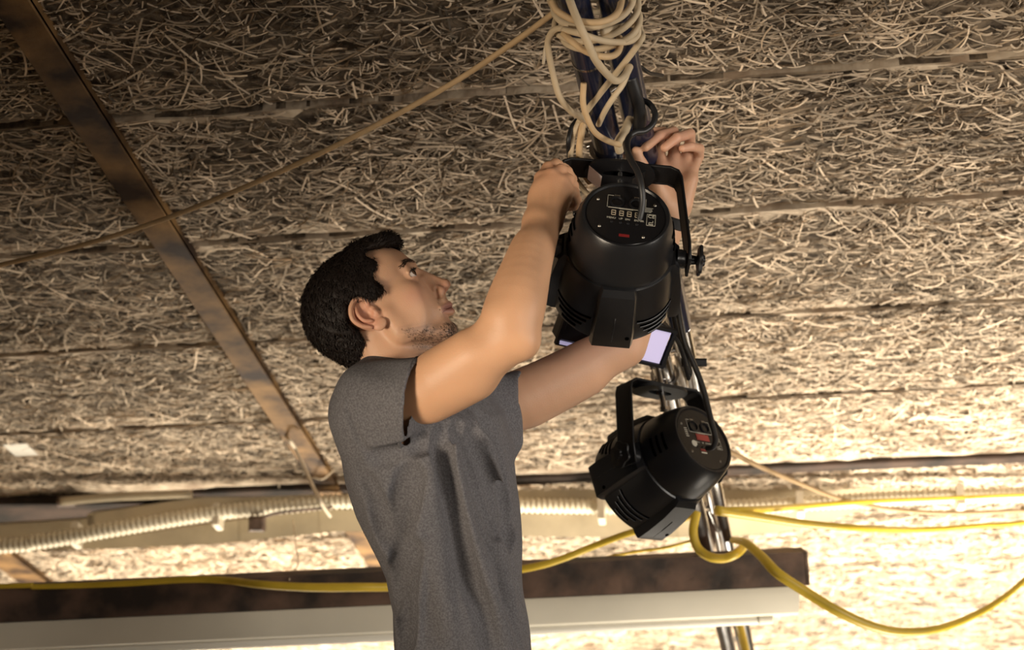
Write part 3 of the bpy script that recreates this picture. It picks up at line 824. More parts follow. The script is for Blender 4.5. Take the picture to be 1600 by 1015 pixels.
q4 = np.stack([b0, b0 + 1, b0 + 2, b0 + 3], 1); q3 = np.stack([b0 + 3, b0 + 2, b0 + 4, b0 + 4], 1)
def strand_mesh(name, tv, nn_, m, parent):
    b0 = np.arange(nn_) * 5
    fl = [[a, a + 1, a + 2, a + 3] for a in b0.tolist()] + [[a + 3, a + 2, a + 4] for a in b0.tolist()]
    o = mesh_obj(name, W(tv), fl, m, parent, smooth=False); tag(o, kind='stuff'); return o
strand_mesh('hair_tufts', tv, n, M_hair, man)
# stubble and eyebrows
hv = parts_v[0]; hq = (hv - HO) @ HM.T * 1000; F1, U1, S1 = hq.T; U1 = U1 + np.abs(S1) * SH
jw = (U1 < -62 - (F1 - 7) * .46) & (F1 > 12) & (U1 > -128)
mst = (np.abs(U1 + 61) < 6) & (F1 > 84) & (np.abs(S1) < 24)
lipz = (F1 > 84) & (np.abs(S1) < 22) & (U1 < -66) & (U1 > -93)
p_ = np.where(jw & ~lipz, .15 + .30 * np.clip((F1 - 60) / 20, 0, 1) * (U1 < -94), 0) + np.where(mst, .015, 0)
sel = np.where(rh.random(len(hv)) < p_ * np.clip(.7 + .5 * vnoise(hv, 90, 12), .1, 1.4))[0]
def short_hairs(sel, dirv, ln, wid, name, spread=.35, lift=.35):
    P0 = hv[sel]; N0 = HD.grad(P0); n = len(sel)
    d = dirv + rh.normal(0, spread, (n, 3)); d = d - N0 * (d * N0).sum(1, keepdims=True); d /= np.linalg.norm(d, axis=1, keepdims=True)
    Lq = rh.uniform(.5, 1.2, n)[:, None] * ln; sd = np.cross(d, N0) * wid
    p0 = P0 - N0 * .0003; p1 = p0 + (d + N0 * lift) * Lq * .5; p2 = p0 + (d + N0 * lift * .6) * Lq
    tv = np.stack([p0 - sd, p0 + sd, p1 + sd * .7, p1 - sd * .7, p2], 1).reshape(-1, 3)
    strand_mesh(name, tv, n, M_hair, man)
short_hairs(sel, (-hu * .8 + hf * .35)[None], .0050, .00030, 'beard')
def brow(Fq, Uq, Sq):
    a = np.abs(Sq); line = 21.5 + (a - 10) * .18 - np.clip(a - 34, 0, 99) * .55
    return (np.abs(Uq - line) < (5.2 - np.clip(a - 12, 0, 40) * .075)) & (a > 9) & (a < 50) & (Fq > 50)
sel = np.where(brow(F1, U1, S1) & (rh.random(len(hv)) < .95))[0]
short_hairs(sel, np.where((S1[sel] > 0)[:, None], hs[None], -hs[None]) * .9 - hf * .5 + hu * .1, .0085, .00042, 'eyebrow', .22, .12)
lash = (np.abs(U1 - 7.0) < 1.6) & (np.abs(np.abs(S1) - 33) < 13) & (F1 > 72)
sel = np.where(lash & (rh.random(len(hv)) < .8))[0]
short_hairs(sel, (hf * .8 - hu * .1)[None], .006, .0003, 'eyelashes', .2, .9)

# ---- t-shirt
ST = Field((-.37, -.80, -3.08), (.13, .05, -2.48), .0027)
ST.add(torso(0, -.74, V(0, 590, 2.75)[1]))
ST.add(cone(V(612, 604, 2.75), V(596, 640, 2.66), .055, .072), .05)
ST.add(cone(V(625, 612, 2.78), V(745, 642, 2.9), .055, .060), .045)
ST.add(cone(V(604, 585, 2.75), V(622, 650, 2.76), .052, .075), .05)
def cut_cone(a, b, ra, rb, pt, nrm_, off=0.0):
    fn0, bb = cone(a, b, ra, rb); nrm_ = norm(nrm_); pt = np.asarray(pt)
    def fn(x, y, z):
        return np.maximum(fn0(x, y, z), (x - pt[0]) * nrm_[0] + (y - pt[1]) * nrm_[1] + (z - pt[2]) * nrm_[2] - off)
    return fn, bb
HN, HNn = V(648, 624, 2.615), norm([.97, -.17, .16])
HFp, HFn = V(806, 627, 2.925), norm([.97, -.16, 0])
ST.add(cut_cone(V(595, 640, 2.655), V(690, 620, 2.59), .077, .067, HN, HNn), .03)
ST.add(cut_cone(V(745, 640, 2.905), V(840, 620, 2.935), .058, .050, HFp, HFn), .03)
ST.add(cone(V(790, 670, 2.88), V(800, 690, 2.86), .02, .018), .04)
# drape: long ridges and creases laid on the cloth
def lay(pts, rad, k, depth, op='+', n=8):
    P = []
    for x, y in spline([(a, b, 0) for a, b in pts], n)[:, :2]:
        h_ = ST.hit(x, y, 2.45, 3.05)
        if h_ is not None and (not P or np.linalg.norm(h_ - P[-1]) < .03): P.append(h_)
    if len(P) < 2: return
    P = np.array(P); G = ST.grad(P, .008)
    for _ in range(3):
        Q_ = P.copy(); Q_[1:-1] = (P[:-2] + 2 * P[1:-1] + P[2:]) / 4; P = Q_
        G[1:-1] = (G[:-2] + 2 * G[1:-1] + G[2:]) / 4
    m = len(P); prof = np.sin(np.pi * np.linspace(0, 1, m)) ** .7
    off = (rad - depth * prof)[:, None] * G; P = P - off if op == '+' else P + off
    jobs.append([(P[i], P[i + 1], rad, rad, k, op) for i in range(m - 1)])
jobs = []
def ridge(pts, h=.006, R=.013): lay(pts, R, .014, h * 1.4, '+')
def crease(pts, h=.006, R=.011): lay(pts, R, .014, h * 1.0, '-')
ridge([(703, 655), (700, 700), (711, 765), (734, 844), (762, 928), (788, 1000), (805, 1060)], .011, .012)
ridge([(658, 706), (654, 765), (655, 821), (648, 914), (643, 1000), (640, 1080)], .009, .014)
ridge([(716, 655), (743, 700), (774, 751), (788, 815)], .007, .009)
ridge([(735, 650), (763, 690), (784, 740), (795, 800)], .006, .008)
ridge([(682, 670), (673, 720), (669, 800), (688, 900), (700, 1000)], .006, .014)
ridge([(585, 790), (603, 840), (622, 895)], .006, .016)
ridge([(762, 864), (784, 854), (800, 832)], .008, .012)
ridge([(752, 800), (780, 880), (798, 960), (812, 1020)], .007, .014)
ridge([(632, 870), (634, 940), (628, 1030)], .008, .014)
crease([(752, 650), (768, 680), (780, 720), (787, 765), (790, 815), (787, 850)], .0055, .012)
crease([(690, 670), (688, 710), (698, 775), (722, 860), (745, 940), (765, 1020)], .007)
crease([(640, 728), (630, 762), (620, 800), (615, 845)], .006, .011)
crease([(650, 740), (640, 790), (630, 840), (624, 900), (622, 950)], .007, .009)
crease([(584, 716), (610, 712), (636, 702), (660, 690)], .006, .009)
crease([(732, 680), (752, 720), (768, 765), (776, 805)], .004, .010)
crease([(710, 672), (728, 714), (750, 770), (768, 835)], .005, .008)
crease([(645, 850), (640, 930), (640, 1010)], .005, .012)
crease([(572, 745), (590, 790), (604, 830)], .005, .010)
lay([(543, 632), (551, 662), (566, 695), (582, 711)], .004, .004, .0018, '-')
lay([(664, 560), (660, 590), (654, 640)], .005, .006, .002, '+')
for j in jobs:
    for a, b, ra, rb, k, op in j: ST.add(cone(a, b, ra, rb), k, op)
# large soft unevenness, then hollow it into a shell
X_, Y_, Z_ = ST.ax[0][:, None, None], ST.ax[1][None, :, None], ST.ax[2][None, None, :]
wob = .0016 * np.sin(X_ * 55 + 1.3 + np.sin(Y_ * 21) * 1.5) * np.sin(Y_ * 17 + Z_ * 30) + .0012 * np.sin(Y_ * 48 + X_ * 70 + 2 * np.sin(Z_ * 40))
ST.a = (ST.a + wob).astype('f4')
ST.add(cut_cone(V(600, 638, 2.65), V(695, 619, 2.585), .0695, .062, HN, HNn, .004), .002, '-')
ST.add(cut_cone(V(760, 637, 2.91), V(845, 620, 2.935), .052, .0455, HFp, HFn, .004), .002, '-')
def half(pt, nrm_):
    nrm_ = norm(nrm_); pt = np.asarray(pt)
    def fn(x, y, z): return -((x - pt[0]) * nrm_[0] + (y - pt[1]) * nrm_[1] + (z - pt[2]) * nrm_[2]) + 0 * x + 0 * y + 0 * z
    return fn, (pt - .5, pt + .5)
ST.add(half(V(720, 1330, 2.75), [0, -1, 0]), 0, '-')
v, f = ST.mesh(); v = smooth_mesh(v, f, 3)
shirt = mesh_obj('t_shirt', W(v), f, M_shirt, man)
# hems and collar
def ring_on(center, nrm_, r0, up, ry=None):
    nrm_ = norm(nrm_); x = norm(np.cross(nrm_, up)); y = np.cross(nrm_, x); P = []
    for a in np.linspace(0, 2 * math.pi, 72, endpoint=False):
        d = x * math.cos(a) + y * math.sin(a)
        ts = np.arange(r0 * .45, r0 * 1.9, .001); s_ = ST.sample(center + d * ts[:, None]); w_ = np.where(s_ < 0)[0]
        P.append(center + d * (ts[w_[-1]] if len(w_) and False else (ts[w_[0]] + .003 if len(w_) else r0)))
    P = np.array(P)
    for _ in range(2): P = (np.roll(P, 1, 0) + P * 2 + np.roll(P, -1, 0)) / 4
    return P
hem_c = HN - HNn * .006
MB().add(*tube(W(ring_on(hem_c, HNn, .07, [0, 1, 0])), .0032, 8, closed=True)).build('sleeve_hem', M_shirt, shirt, sharp=0)
cc_ = V(620.5, 583, 2.752)
MB().add(*tube(W(ring_on(cc_, norm([.22, -1, 0]), .058, [1, 0, 0])), .0048, 8, closed=True)).build('collar', M_shirt, shirt, sharp=0)
# trousers just below the frame
TR = Field((-.36, -1.35, -3.02), (.12, -.50, -2.5), .006)
TR.add(torso(-.004, -.80, -.56))
hipY = -.76
for s_, dx in ((-1, 0), (1, 0)):
    c0 = np.array([_cx[0], hipY, -2.76]) + TS * .08 * s_
    TR.add(cone(c0, c0 + [0, -.5, 0], .095, .072), .03)
    TR.add(cone(c0 + [0, .1, 0], c0, .09, .095), .03)
v, f = TR.mesh(); mesh_obj('trousers', W(smooth_mesh(v, f, 2)), f, M_jean, man)
# wristband
wb0, wb1 = V(1054, 336, 2.931), V(1048, 352, 2.936)
MB().add(*cyl(W(wb0), W(wb1), .0300, 28, .002)).build('wristband', mat('black_wristband', (.01, .01, .011), .5), man)
# ================================================================== pole
M_chrome = mat('worn_chrome', (0.62, 0.60, 0.58), 0.18, metal=1.0, var=0.25, vscale=20)
M_tube = mat('dark_blue_enamel_tube', (0.012, 0.016, 0.038), 0.22, spec=0.6, coat=0.4)
M_black = mat('black_satin_plastic', (0.009, 0.0095, 0.011), 0.30, spec=0.42, bump=0.08, bscale=700)
M_yoke = mat('black_powder_coat', (0.005, 0.005, 0.006), 0.5, spec=0.35, bump=0.10, bscale=500)
M_panel = mat('black_panel_film', (0.006, 0.006, 0.007), 0.25, spec=0.5)
M_hole = mat('vent_black', (0.001, 0.001, 0.001), 1.0, spec=0.0)
M_print = mat('pale_panel_print', (0.42, 0.40, 0.33), 0.6)
M_digit = mat('unlit_display_segments', (0.50, 0.42, 0.30), 0.5)
M_red = mat('red_display_window', (0.26, 0.035, 0.03), 0.3)
M_dred = mat('dark_red_print', (0.16, 0.012, 0.012), 0.4)
M_screw = mat('steel_screw', (0.30, 0.28, 0.24), 0.45, metal=1.0)
M_lilac = mat('lilac_diffuser', (0.60, 0.55, 0.78), 0.35, emit=(0.72, 0.66, 1.0), estr=0.35)
M_sheet = mat('pale_diffuser_sheet', (0.85, 0.84, 0.92), 0.5, emit=(0.9, 0.9, 1.0), estr=0.35)

iz0, izs = .345, .067 / 370            # depth of the pole by picture height
def pole_pt(y, side=0.0, dz=0.0):
    x = 925 + .222 * y; d = 1 / (iz0 - izs * (y - 230)) + dz
    p = WP(x, y, d); return p + POLE_S * side
_q0 = WP(925, 0, 1 / (iz0 + izs * 230)); _q1 = WP(1150, 1015, 1 / (iz0 - izs * 785)); POLE_D = norm(_q1 - _q0)
POLE_S = norm(np.cross(POLE_D, [0, 0, 1.0]))
if POLE_S[0] < 0: POLE_S = -POLE_S
POLE_U = np.cross(POLE_S, POLE_D)
if POLE_U[2] < 0: POLE_U = -POLE_U
PQ = lambda y, s, u: pole_pt(y) + POLE_S * s + POLE_U * u
truss = thing('lighting_truss', pole_pt(500), 'dark blue and chrome tube truss running away below the ceiling, carrying the lamps', 'truss')
def tubes(name, a, b, r, m, parent, seg=24):
    return MB().add(*cyl(a, b, r, seg, .002)).build(name, m, parent)
s0 = -200
tubes('chord', PQ(s0, -.028, 0), PQ(560, -.028, 0), .0255, M_tube, truss)
tubes('chord', PQ(s0, .030, .015), PQ(520, .030, .015), .0235, M_tube, truss)
tubes('chord', PQ(540, -.022, 0), PQ(1300, -.022, 0), .0225, M_chrome, truss)
tubes('chord', PQ(520, .036, .012), PQ(1300, .036, .012), .016, M_chrome, truss)
tubes('chord', PQ(s0, .006, .075), PQ(1300, .006, .075), .012, M_chrome, truss)
for y, k in ((150, 1), (215, -1), (300, 1), (420, -1), (560, 1), (680, -1), (800, 1), (900, -1), (1000, 1)):
    MB().add(*cyl(PQ(y, -.028 * k, 0), PQ(y + 34, .0, .075), .007, 12)).build('brace', M_chrome, truss)
    MB().add(*cyl(PQ(y + 34, .0, .075), PQ(y + 70, .032 * k, .012), .007, 12)).build('brace', M_chrome, truss)
MB().add(*cyl(PQ(88, -.028, 0), PQ(91, -.028, 0), .0262, 28)).build('seam_ring', M_chrome, truss)
# drop hanger of the truss by the beam, with a scorched plate
b = MB(); b.add(*prism([(-.012, -.075), (.018, -.085), (.024, .03), (.0, .085), (-.02, .07)], -.004, .004, fr(WP(1104, 832, 4.36), *(RW.T @ np.eye(3)).T[[0, 1, 2]] if False else (W([1, 0, 0]) - CAM, W([0, 1, 0]) - CAM, W([0, 0, 1]) - CAM)), .001))
b.build('gusset_plate', M_brown, truss)

VX, VY, VZ = W([1, 0, 0]) - CAM, W([0, 1, 0]) - CAM, W([0, 0, 1]) - CAM

# ================================================================== flat writing
def seg_digit(x, y, w, h, t):
    """outline of a seven-segment figure 8 as small bars: (cx, cy, sx, sy)"""
    r = [(x, y - h / 2, w, t), (x, y, w, t), (x, y + h / 2, w, t)]
    for sx in (-1, 1):
        for sy in (-1, 1): r.append((x + sx * w / 2, y + sy * h / 4, t, h / 2 + t))
    return r
def text_obj(txt, size, F, m, parent, name='lettering', sx=1.0):
    cu = bpy.data.curves.new('t', 'FONT'); cu.body = txt; cu.size = size; cu.extrude = .00012; cu.align_x = 'CENTER'; cu.align_y = 'CENTER'; cu.resolution_u = 2
    o = bpy.data.objects.new('t', cu); C.objects.link(o); bpy.context.view_layer.update()
    me = bpy.data.meshes.new_from_object(o.evaluated_get(bpy.context.evaluated_depsgraph_get()))
    v = np.array([p.co[:] for p in me.vertices]); f = [list(p.vertices) for p in me.polygons]
    bpy.data.objects.remove(o); bpy.data.meshes.remove(me)
    v[:, 0] *= sx
    return mesh_obj(name, F(v), f, m, parent, smooth=False)

# ================================================================== PAR can
def par_can(center, zf, xp, yd, S, label, variant, knob_l=True, group=None):
    """zf: where it points; xp: pivot axis; yd: from pivot to yoke bar (viewing frame)"""
    zf = norm(zf); xp = norm(np.asarray(xp) - zf * np.dot(xp, zf)); yy = np.cross(zf, xp)
    F0 = fr((0, 0, 0), xp, yy, zf)
    def F(p):                                        # local origin on the pivot axis
        return W(center + F0(np.asarray(p, float) * S))
    t = thing('stage_lamp', W(center), label, 'stage lamp', group)
    Z = lambda z: z - .092                            # z measured from the rear panel
    # rear dome
    pr = [(.0, 0.002), (.064, 0.002), (.066, -.0015), (.0695, -.0015), (.072, .002), (.0775, .018), (.0820, .036), (.0850, .054), (.0868, .070), (.0872, .078), (.0862, .081), (.080, .0812)]
    MB().add(*lathe([(r, Z(z)) for r, z in pr], F, 72)).build('rear_cap', M_black, t, sharp=50)
    # barrel
    pr = [(.078, .079), (.084, .0792), (.0895, .083), (.0935, .100), (.0975, .130), (.1005, .165), (.1015, .186), (.1005, .194), (.093, .196), (.090, .190), (.088, .178), (.0, .176)]
    barrel = MB().add(*lathe([(r, Z(z)) for r, z in pr], F, 72)).build('barrel', M_black, t, sharp=40)
    MB().add(*lathe([(0, Z(.187)), (.05, Z(.1875)), (.0895, Z(.187)), (.0895, Z(.183))], F, 40)).build('front_lens', M_lilac, t)
    # raised pads at the four quarters, wedge-shaped from cap to front
    for q in range(4):
        a = q * math.pi / 2 + math.pi / 2
        er = np.array([math.cos(a), math.sin(a), 0]); et = np.array([-math.sin(a), math.cos(a), 0])
        def G(p, er=er, et=et):
            p = np.asarray(p, float); return F(p[:, [0]] * et + p[:, [1]] * er + p[:, [2]] * np.array([0, 0, 1.0]))
        w0, w1 = .027, .031
        sec = [(.080, .0905, w0 * .9), (.090, .0985, w0), (.125, .1060, w0 * 1.06), (.165, .1105, w1), (.192, .1110, w1), (.198, .1095, w1)]
        v = []
        for z, r, w in sec:
            v += [(-w - .005, .074, Z(z)), (-w - .004, r - .010, Z(z)), (-w, r, Z(z)), (w, r, Z(z)), (w + .004, r - .010, Z(z)), (w + .005, .074, Z(z))]
        f = []
        for i in range(len(sec) - 1):
            for k in range(5): f.append([i * 6 + k, i * 6 + k + 1, i * 6 + 7 + k, i * 6 + 6 + k])
        f += [list(range(6))[::-1], [(len(sec) - 1) * 6 + k for k in range(6)]]
        pad = MB().add(G(v), f).build('side_pad', M_black, t, sharp=25)
        MB().add(*tube(G([(0, .1068, Z(.130)), (0, .1098, Z(.158)), (0, .1104, Z(.185))]), .0009 * S, 6)).build('pad_ridge', M_black, pad, sharp=0)
        MB().add(*cyl([0, 0, 0], [0, 0, 1], 1, 8) if False else lathe([(0, .0003), (.0035, .0003), (.0035, -.003)], lambda p, G=G: G(np.column_stack([p[:, 0] - .024, p[:, 2] + .1115, p[:, 1] + Z(.172)])), 14)).build('screw_hole', M_hole, pad)
    # louvres between the pads, barrel and cap
    for q in range(4):
        am = q * math.pi / 2 + math.pi / 4
        for j, z in enumerate((.150, .160, .170, .180)):
            hw = .40 - .07 * j if j < 3 else .16
            rr_ = np.interp(z, [.100, .130, .165, .195], [.0935, .0975, .1005, .1015])
            a = np.linspace(am - hw, am + hw, 14); zz = Z(z) + .010 * np.cos((a - am) * 2.2) - .006
            def pt(r, dz): return np.stack([r * np.cos(a), r * np.sin(a), zz + dz], 1)
            n_ = len(a); v = np.vstack([pt(rr_ + .0007, -.0019), pt(rr_ + .0009, .0019), pt(rr_ - .006, .0019), pt(rr_ - .006, -.0019)])
            f = [[u * n_ + k, u * n_ + k + 1, ((u + 1) % 4) * n_ + k + 1, ((u + 1) % 4) * n_ + k] for u in range(4) for k in range(n_ - 1)] + [[0, n_, 2 * n_, 3 * n_], [n_ - 1, 2 * n_ - 1, 3 * n_ - 1, 4 * n_ - 1]]
            MB().add(F(v), f).build('vent_slot', M_hole, barrel, sharp=0)
            v = np.vstack([pt(rr_ + .0002, .0019), pt(rr_ + .0022, .0028), pt(rr_ + .0018, .0040), pt(rr_ - .002, .0048)])
            f = [[u * n_ + k, u * n_ + k + 1, (u + 1) * n_ + k + 1, (u + 1) * n_ + k] for u in range(3) for k in range(n_ - 1)]
            MB().add(F(v), f).build('vent_lip', M_black, barrel, sharp=0)
    for am in (math.pi, 0):
        for j in range(3):
            z = .026 + .013 * j; rr_ = np.interp(z, [.002, .018, .036, .054], [.072, .0775, .082, .085])
            a = np.linspace(am - .22, am + .22, 10); n_ = 10
            def pt(r, dz): return np.stack([r * np.cos(a), r * np.sin(a), np.full(n_, Z(z) + dz)], 1)
            v = np.vstack([pt(rr_ + .0012, -.0022), pt(rr_ + .0016, .0022), pt(rr_ - .004, .0022), pt(rr_ - .004, -.0022)])
            f = [[u * n_ + k, u * n_ + k + 1, ((u + 1) % 4) * n_ + k + 1, ((u + 1) % 4) * n_ + k] for u in range(4) for k in range(n_ - 1)] + [[0, n_, 2 * n_, 3 * n_], [n_ - 1, 2 * n_ - 1, 3 * n_ - 1, 4 * n_ - 1]]
            MB().add(F(v), f).build('cap_slot', M_hole, t, sharp=0)
    # ---- rear panel, print and sockets. panel frame: right, up, out
    px_ = xp if variant['flip'] > 0 else -xp
    rotp = variant.get('roll', 0.0)
    ru, rr = -yy * math.cos(rotp) + px_ * math.sin(rotp), px_ * math.cos(rotp) + yy * math.sin(rotp)
    if variant['flip'] < 0: ru = -ru; 
    PF_ = lambda p: W(center + (np.asarray(p)[:, [0]] * rr + np.asarray(p)[:, [1]] * ru + np.asarray(p)[:, [2]] * (-zf)) * S - zf * S * .0905)
    panel = MB().add(*lathe([(0, .0005), (.0625, .0005), (.0640, -.001), (.0640, -.004)], PF_, 64)).build('control_panel', M_panel, t)
    for k_, (sx, sy) in enumerate(((-.046, .028), (.045, .029), (-.040, -.030), (.030, -.043))):
        MB().add(*lathe([(0, .0018), (.0018, .0018), (.0028, .0005)], lambda p, sx=sx, sy=sy: PF_(p + [sx, sy, 0]), 12)).build('screw', M_screw, panel)
    for sx in (-.0155, .0155):                       # two signal sockets
        MB().add(*lathe([(.0115, .0005), (.0118, .0030), (.0095, .0034), (.0088, .001), (.0088, -.006), (0, -.006)], lambda p, sx=sx: PF_(p + [sx, .0255, 0]), 28)).build('signal_socket', M_yoke, panel)
        for aa in (math.pi / 2, math.pi * 7 / 6, math.pi * 11 / 6):
            MB().add(*lathe([(0, .0015), (.0012, .0015), (.0014, -.005)], lambda p, sx=sx, aa=aa: PF_(p + [sx + .0045 * math.cos(aa), .0255 + .0045 * math.sin(aa), -.0045]), 8)).build('socket_pin', M_screw, panel)
        b = MB(); b.add(*box((sx * 1.02, .0395, .0012), (.009, .0032, .0015), PF_, .0003)); b.build('socket_latch', M_screw, panel)
    b = MB()                                         # printed frame around the sockets
    wl = .0006
    for c_, s_ in (((-.0305, .0262), (wl, .026)), ((.0305, .0262), (wl, .026)), ((0, .0130), (.058, .0012)), ((-.026, .0392), (.009, wl)), ((.026, .0392), (.009, wl)), ((0, .0128), (.022, .0024))):
        b.add(*box((c_[0], c_[1], .0008), (s_[0], s_[1], .0004), PF_))
    b.build('socket_frame_print', M_print, panel)
    if variant['display'] == 'digits':
        for j in range(4):
            b = MB()
            for cx_, cy_, sx_, sy_ in seg_digit(-.0195 + .0125 * j, .0022, .0062, .0098, .0008): b.add(*box((cx_, cy_, .0009), (sx_, sy_, .0005), PF_))
            b.build('display_digit', M_digit, panel)
        for txt, x_, w_ in (('MENU', -.0225, 1), ('UP', -.0075, 1), ('DN', .0035, 1), ('ENTER', .0215, 1)):
            text_obj(txt, .0052, lambda p, x_=x_: PF_(p + [x_, -.0098, .0009]), M_print, panel)
        MB().add(*box((0, -.045, .0008), (.0165, .0052, .0006), PF_)).build('red_label', M_dred, panel)
    else:
        MB().add(*box((.001, .0035, .0009), (.034, .0135, .0008), PF_, .0002)).build('display_window', M_red, panel)
        for txt, x_ in (('MENU', -.0175), ('UP', -.0035), ('DOWN', .012)):
            text_obj(txt, .0050, lambda p, x_=x_: PF_(p + [x_, -.0085, .0009]), M_print, panel)
        MB().add(*lathe([(0, .0012), (.0068, .0012), (.0070, .0003)], lambda p: PF_(p + [-.027, -.012, 0]), 24)).build('round_sticker', M_print, panel)
        MB().add(*box((-.008, -.024, .0008), (.015, .005, .0005), PF_)).build('red_label', M_dred, panel)
        MB().add(*box((-.008, -.0295, .0008), (.015, .003, .0005), PF_)).build('white_label', M_print, panel)
        for k_ in range(5): MB().add(*box((-.0395, .019 - .0042 * k_, .0008), (.0075, .0014, .0004), PF_)).build('fine_print', M_print, panel)
    for x_, y_ in ((-.0215, -.0175), (-.0075, -.0175), (.0045, -.0175), (.0185, -.0175)):
        MB().add(*lathe([(0, .0022), (.0020, .0020), (.0026, .0004)], lambda p, x_=x_, y_=y_: PF_(p + [x_, y_, 0]), 14)).build('button', M_yoke, panel)
    b = MB()                                         # approval mark in its rounded frame, and small print over it
    cx_, cy_ = .0405, -.001
    for c_, s_ in (((cx_ - .0068, cy_ - .004), (wl, .024)), ((cx_ + .0068, cy_ - .004), (wl, .024)), ((cx_, cy_ + .008), (.0136, wl)), ((cx_, cy_ - .016), (.0136, wl))):
        b.add(*box((c_[0], c_[1], .0008), (s_[0], s_[1], .0004), PF_))
    b.build('mark_frame_print', M_print, panel)
    text_obj('CE', .0095, lambda p: PF_(p + [cx_, cy_ + .0035, .0009]), M_print, panel)
    b = MB(); b.add(*box((cx_, cy_ - .0095, .0008), (.006, .0008, .0004), PF_)); b.add(*box((cx_ + .003, cy_ - .0075, .0008), (.0008, .004, .0004), PF_)); b.add(*box((cx_ - .003, cy_ - .011, .0008), (.0008, .004, .0004), PF_)); b.add(*box((cx_, cy_ - .0135, .0008), (.0075, .0014, .0004), PF_)); b.build('bin_mark_print', M_print, panel)
    if variant['display'] == 'digits':
        for k_ in range(4):
            MB().add(*box((.0345 - .0005 * k_, .0205 - .0028 * k_, .0008), (.016 - .002 * (k_ % 2), .0011, .0004), PF_)).build('fine_print', M_print, panel)
    # ---- pivot bosses, knobs and yoke
    yd = norm(np.asarray(yd) - xp * np.dot(yd, xp)); yw = np.cross(xp, yd)
    YF = lambda p: W(center + (np.asarray(p)[:, [0]] * xp + np.asarray(p)[:, [1]] * yd + np.asarray(p)[:, [2]] * yw) * S)
    for sd in (-1, 1):
        MB().add(*lathe([(0, 0), (.016, 0), (.015, .014), (.010, .016), (0, .016)], lambda p, sd=sd: YF(np.column_stack([sd * (p[:, 2] + .094), p[:, 0], p[:, 1]])), 24)).build('pivot_boss', M_black, t)
    hw_t, hw_b, Lk, ww = variant['hw'], .113, variant['len'], .019
    yoke_o = []
    pts = [(-hw_b, -.018), (-hw_b, .02), (-hw_t - .002, Lk - .020), (-hw_t + .003, Lk - .007), (-hw_t + .016, Lk), (hw_t - .016, Lk), (hw_t - .003, Lk - .007), (hw_t + .002, Lk - .020), (hw_b, .02), (hw_b, -.018)]
    pts = np.array(pts); tg = np.gradient(pts, axis=0); tg /= np.linalg.norm(tg, axis=1)[:, None]; nn_ = np.stack([-tg[:, 1], tg[:, 0]], 1)
    th = .0042; v = []; n_ = len(pts)
    for sgn, w_ in ((1, -ww), (1, ww), (-1, ww), (-1, -ww)):
        q = pts + nn_ * sgn * th / 2; v.append(np.column_stack([q, np.full(n_, w_)]))
    v = np.vstack(v); f = [[u * n_ + k, u * n_ + k + 1, ((u + 1) % 4) * n_ + k + 1, ((u + 1) % 4) * n_ + k] for u in range(4) for k in range(n_ - 1)] + [[0, n_, 2 * n_, 3 * n_], [n_ - 1, 2 * n_ - 1, 3 * n_ - 1, 4 * n_ - 1]]
    yoke = MB().add(YF(v), f).build('yoke', M_yoke, t, sharp=28)
    # rolled edge beads of the yoke arms
    for w_ in (-ww, ww):
        MB().add(*tube(YF(np.column_stack([pts, np.full(n_, w_)])), .0028 * S, 8)).build('yoke_bead', M_yoke, yoke, sharp=0)
    # widened slotted plate in the middle of the bar
    if variant.get('plate', True):
        b = MB(); a = np.linspace(0, 2 * math.pi, 40, endpoint=False)
        pw = variant.get('pw', .060)
        out = np.stack([pw * np.sign(np.cos(a)) * np.abs(np.cos(a)) ** .6, .032 * np.sign(np.sin(a)) * np.abs(np.sin(a)) ** 1.1], 1)
        inn = np.stack([.030 * np.cos(a), .010 * np.sin(a)], 1); v = []
        y0 = Lk - .0075
        for q, dy in ((out, .003), (out, -.003), (inn, -.003), (inn, .003)): v.append(np.column_stack([q[:, 0], np.full(40, y0 + dy), q[:, 1]]))
        f = [[u * 40 + k, u * 40 + (k + 1) % 40, ((u + 1) % 4) * 40 + (k + 1) % 40, ((u + 1) % 4) * 40 + k] for u in range(4) for k in range(40)]
        b.add(YF(np.vstack(v)), f).build('slotted_plate', M_yoke, yoke, sharp=40)
    MB().add(*cyl(YF([[0, Lk - .046, .004]])[0], YF([[0, Lk + .05, .004]])[0], .0058 * S, 12)).build('bolt', M_chrome, yoke)
    MB().add(*lathe([(0, 0), (.0095, 0), (.0095, .007), (0, .007)], lambda p: YF(np.column_stack([p[:, 0], p[:, 2] + Lk - .048, p[:, 1] + .004])), 6)).build('bolt_head', M_chrome, yoke, smooth=False)
    for sd in (-1, 1):                               # wing knobs
        if sd < 0 and not knob_l: continue
        kn = MB().add(*lathe([(0, 0), (.0085, 0), (.0075, .006), (.0065, .012), (.0090, .014), (.0225, .0150), (.0245, .0175), (.0235, .0205), (.010, .0225), (.008, .026), (0, .026)],
            lambda p, sd=sd: YF(np.column_stack([sd * (p[:, 2] + hw_b + .001), p[:, 0] * (1 + .10 * np.cos(6 * np.arctan2(p[:, 1], p[:, 0]))), p[:, 1] * (1 + .10 * np.cos(6 * np.arctan2(p[:, 1], p[:, 0])))])), 48)).build('knob', M_yoke, t)
        MB().add(*lathe([(.005, -.004), (.010, -.004), (.010, 0), (.005, 0)], lambda p, sd=sd: YF(np.column_stack([sd * (p[:, 2] + hw_b + .004), p[:, 0], p[:, 1]])), 20)).build('washer', M_chrome, kn)
    return t, YF, PF_, Lk

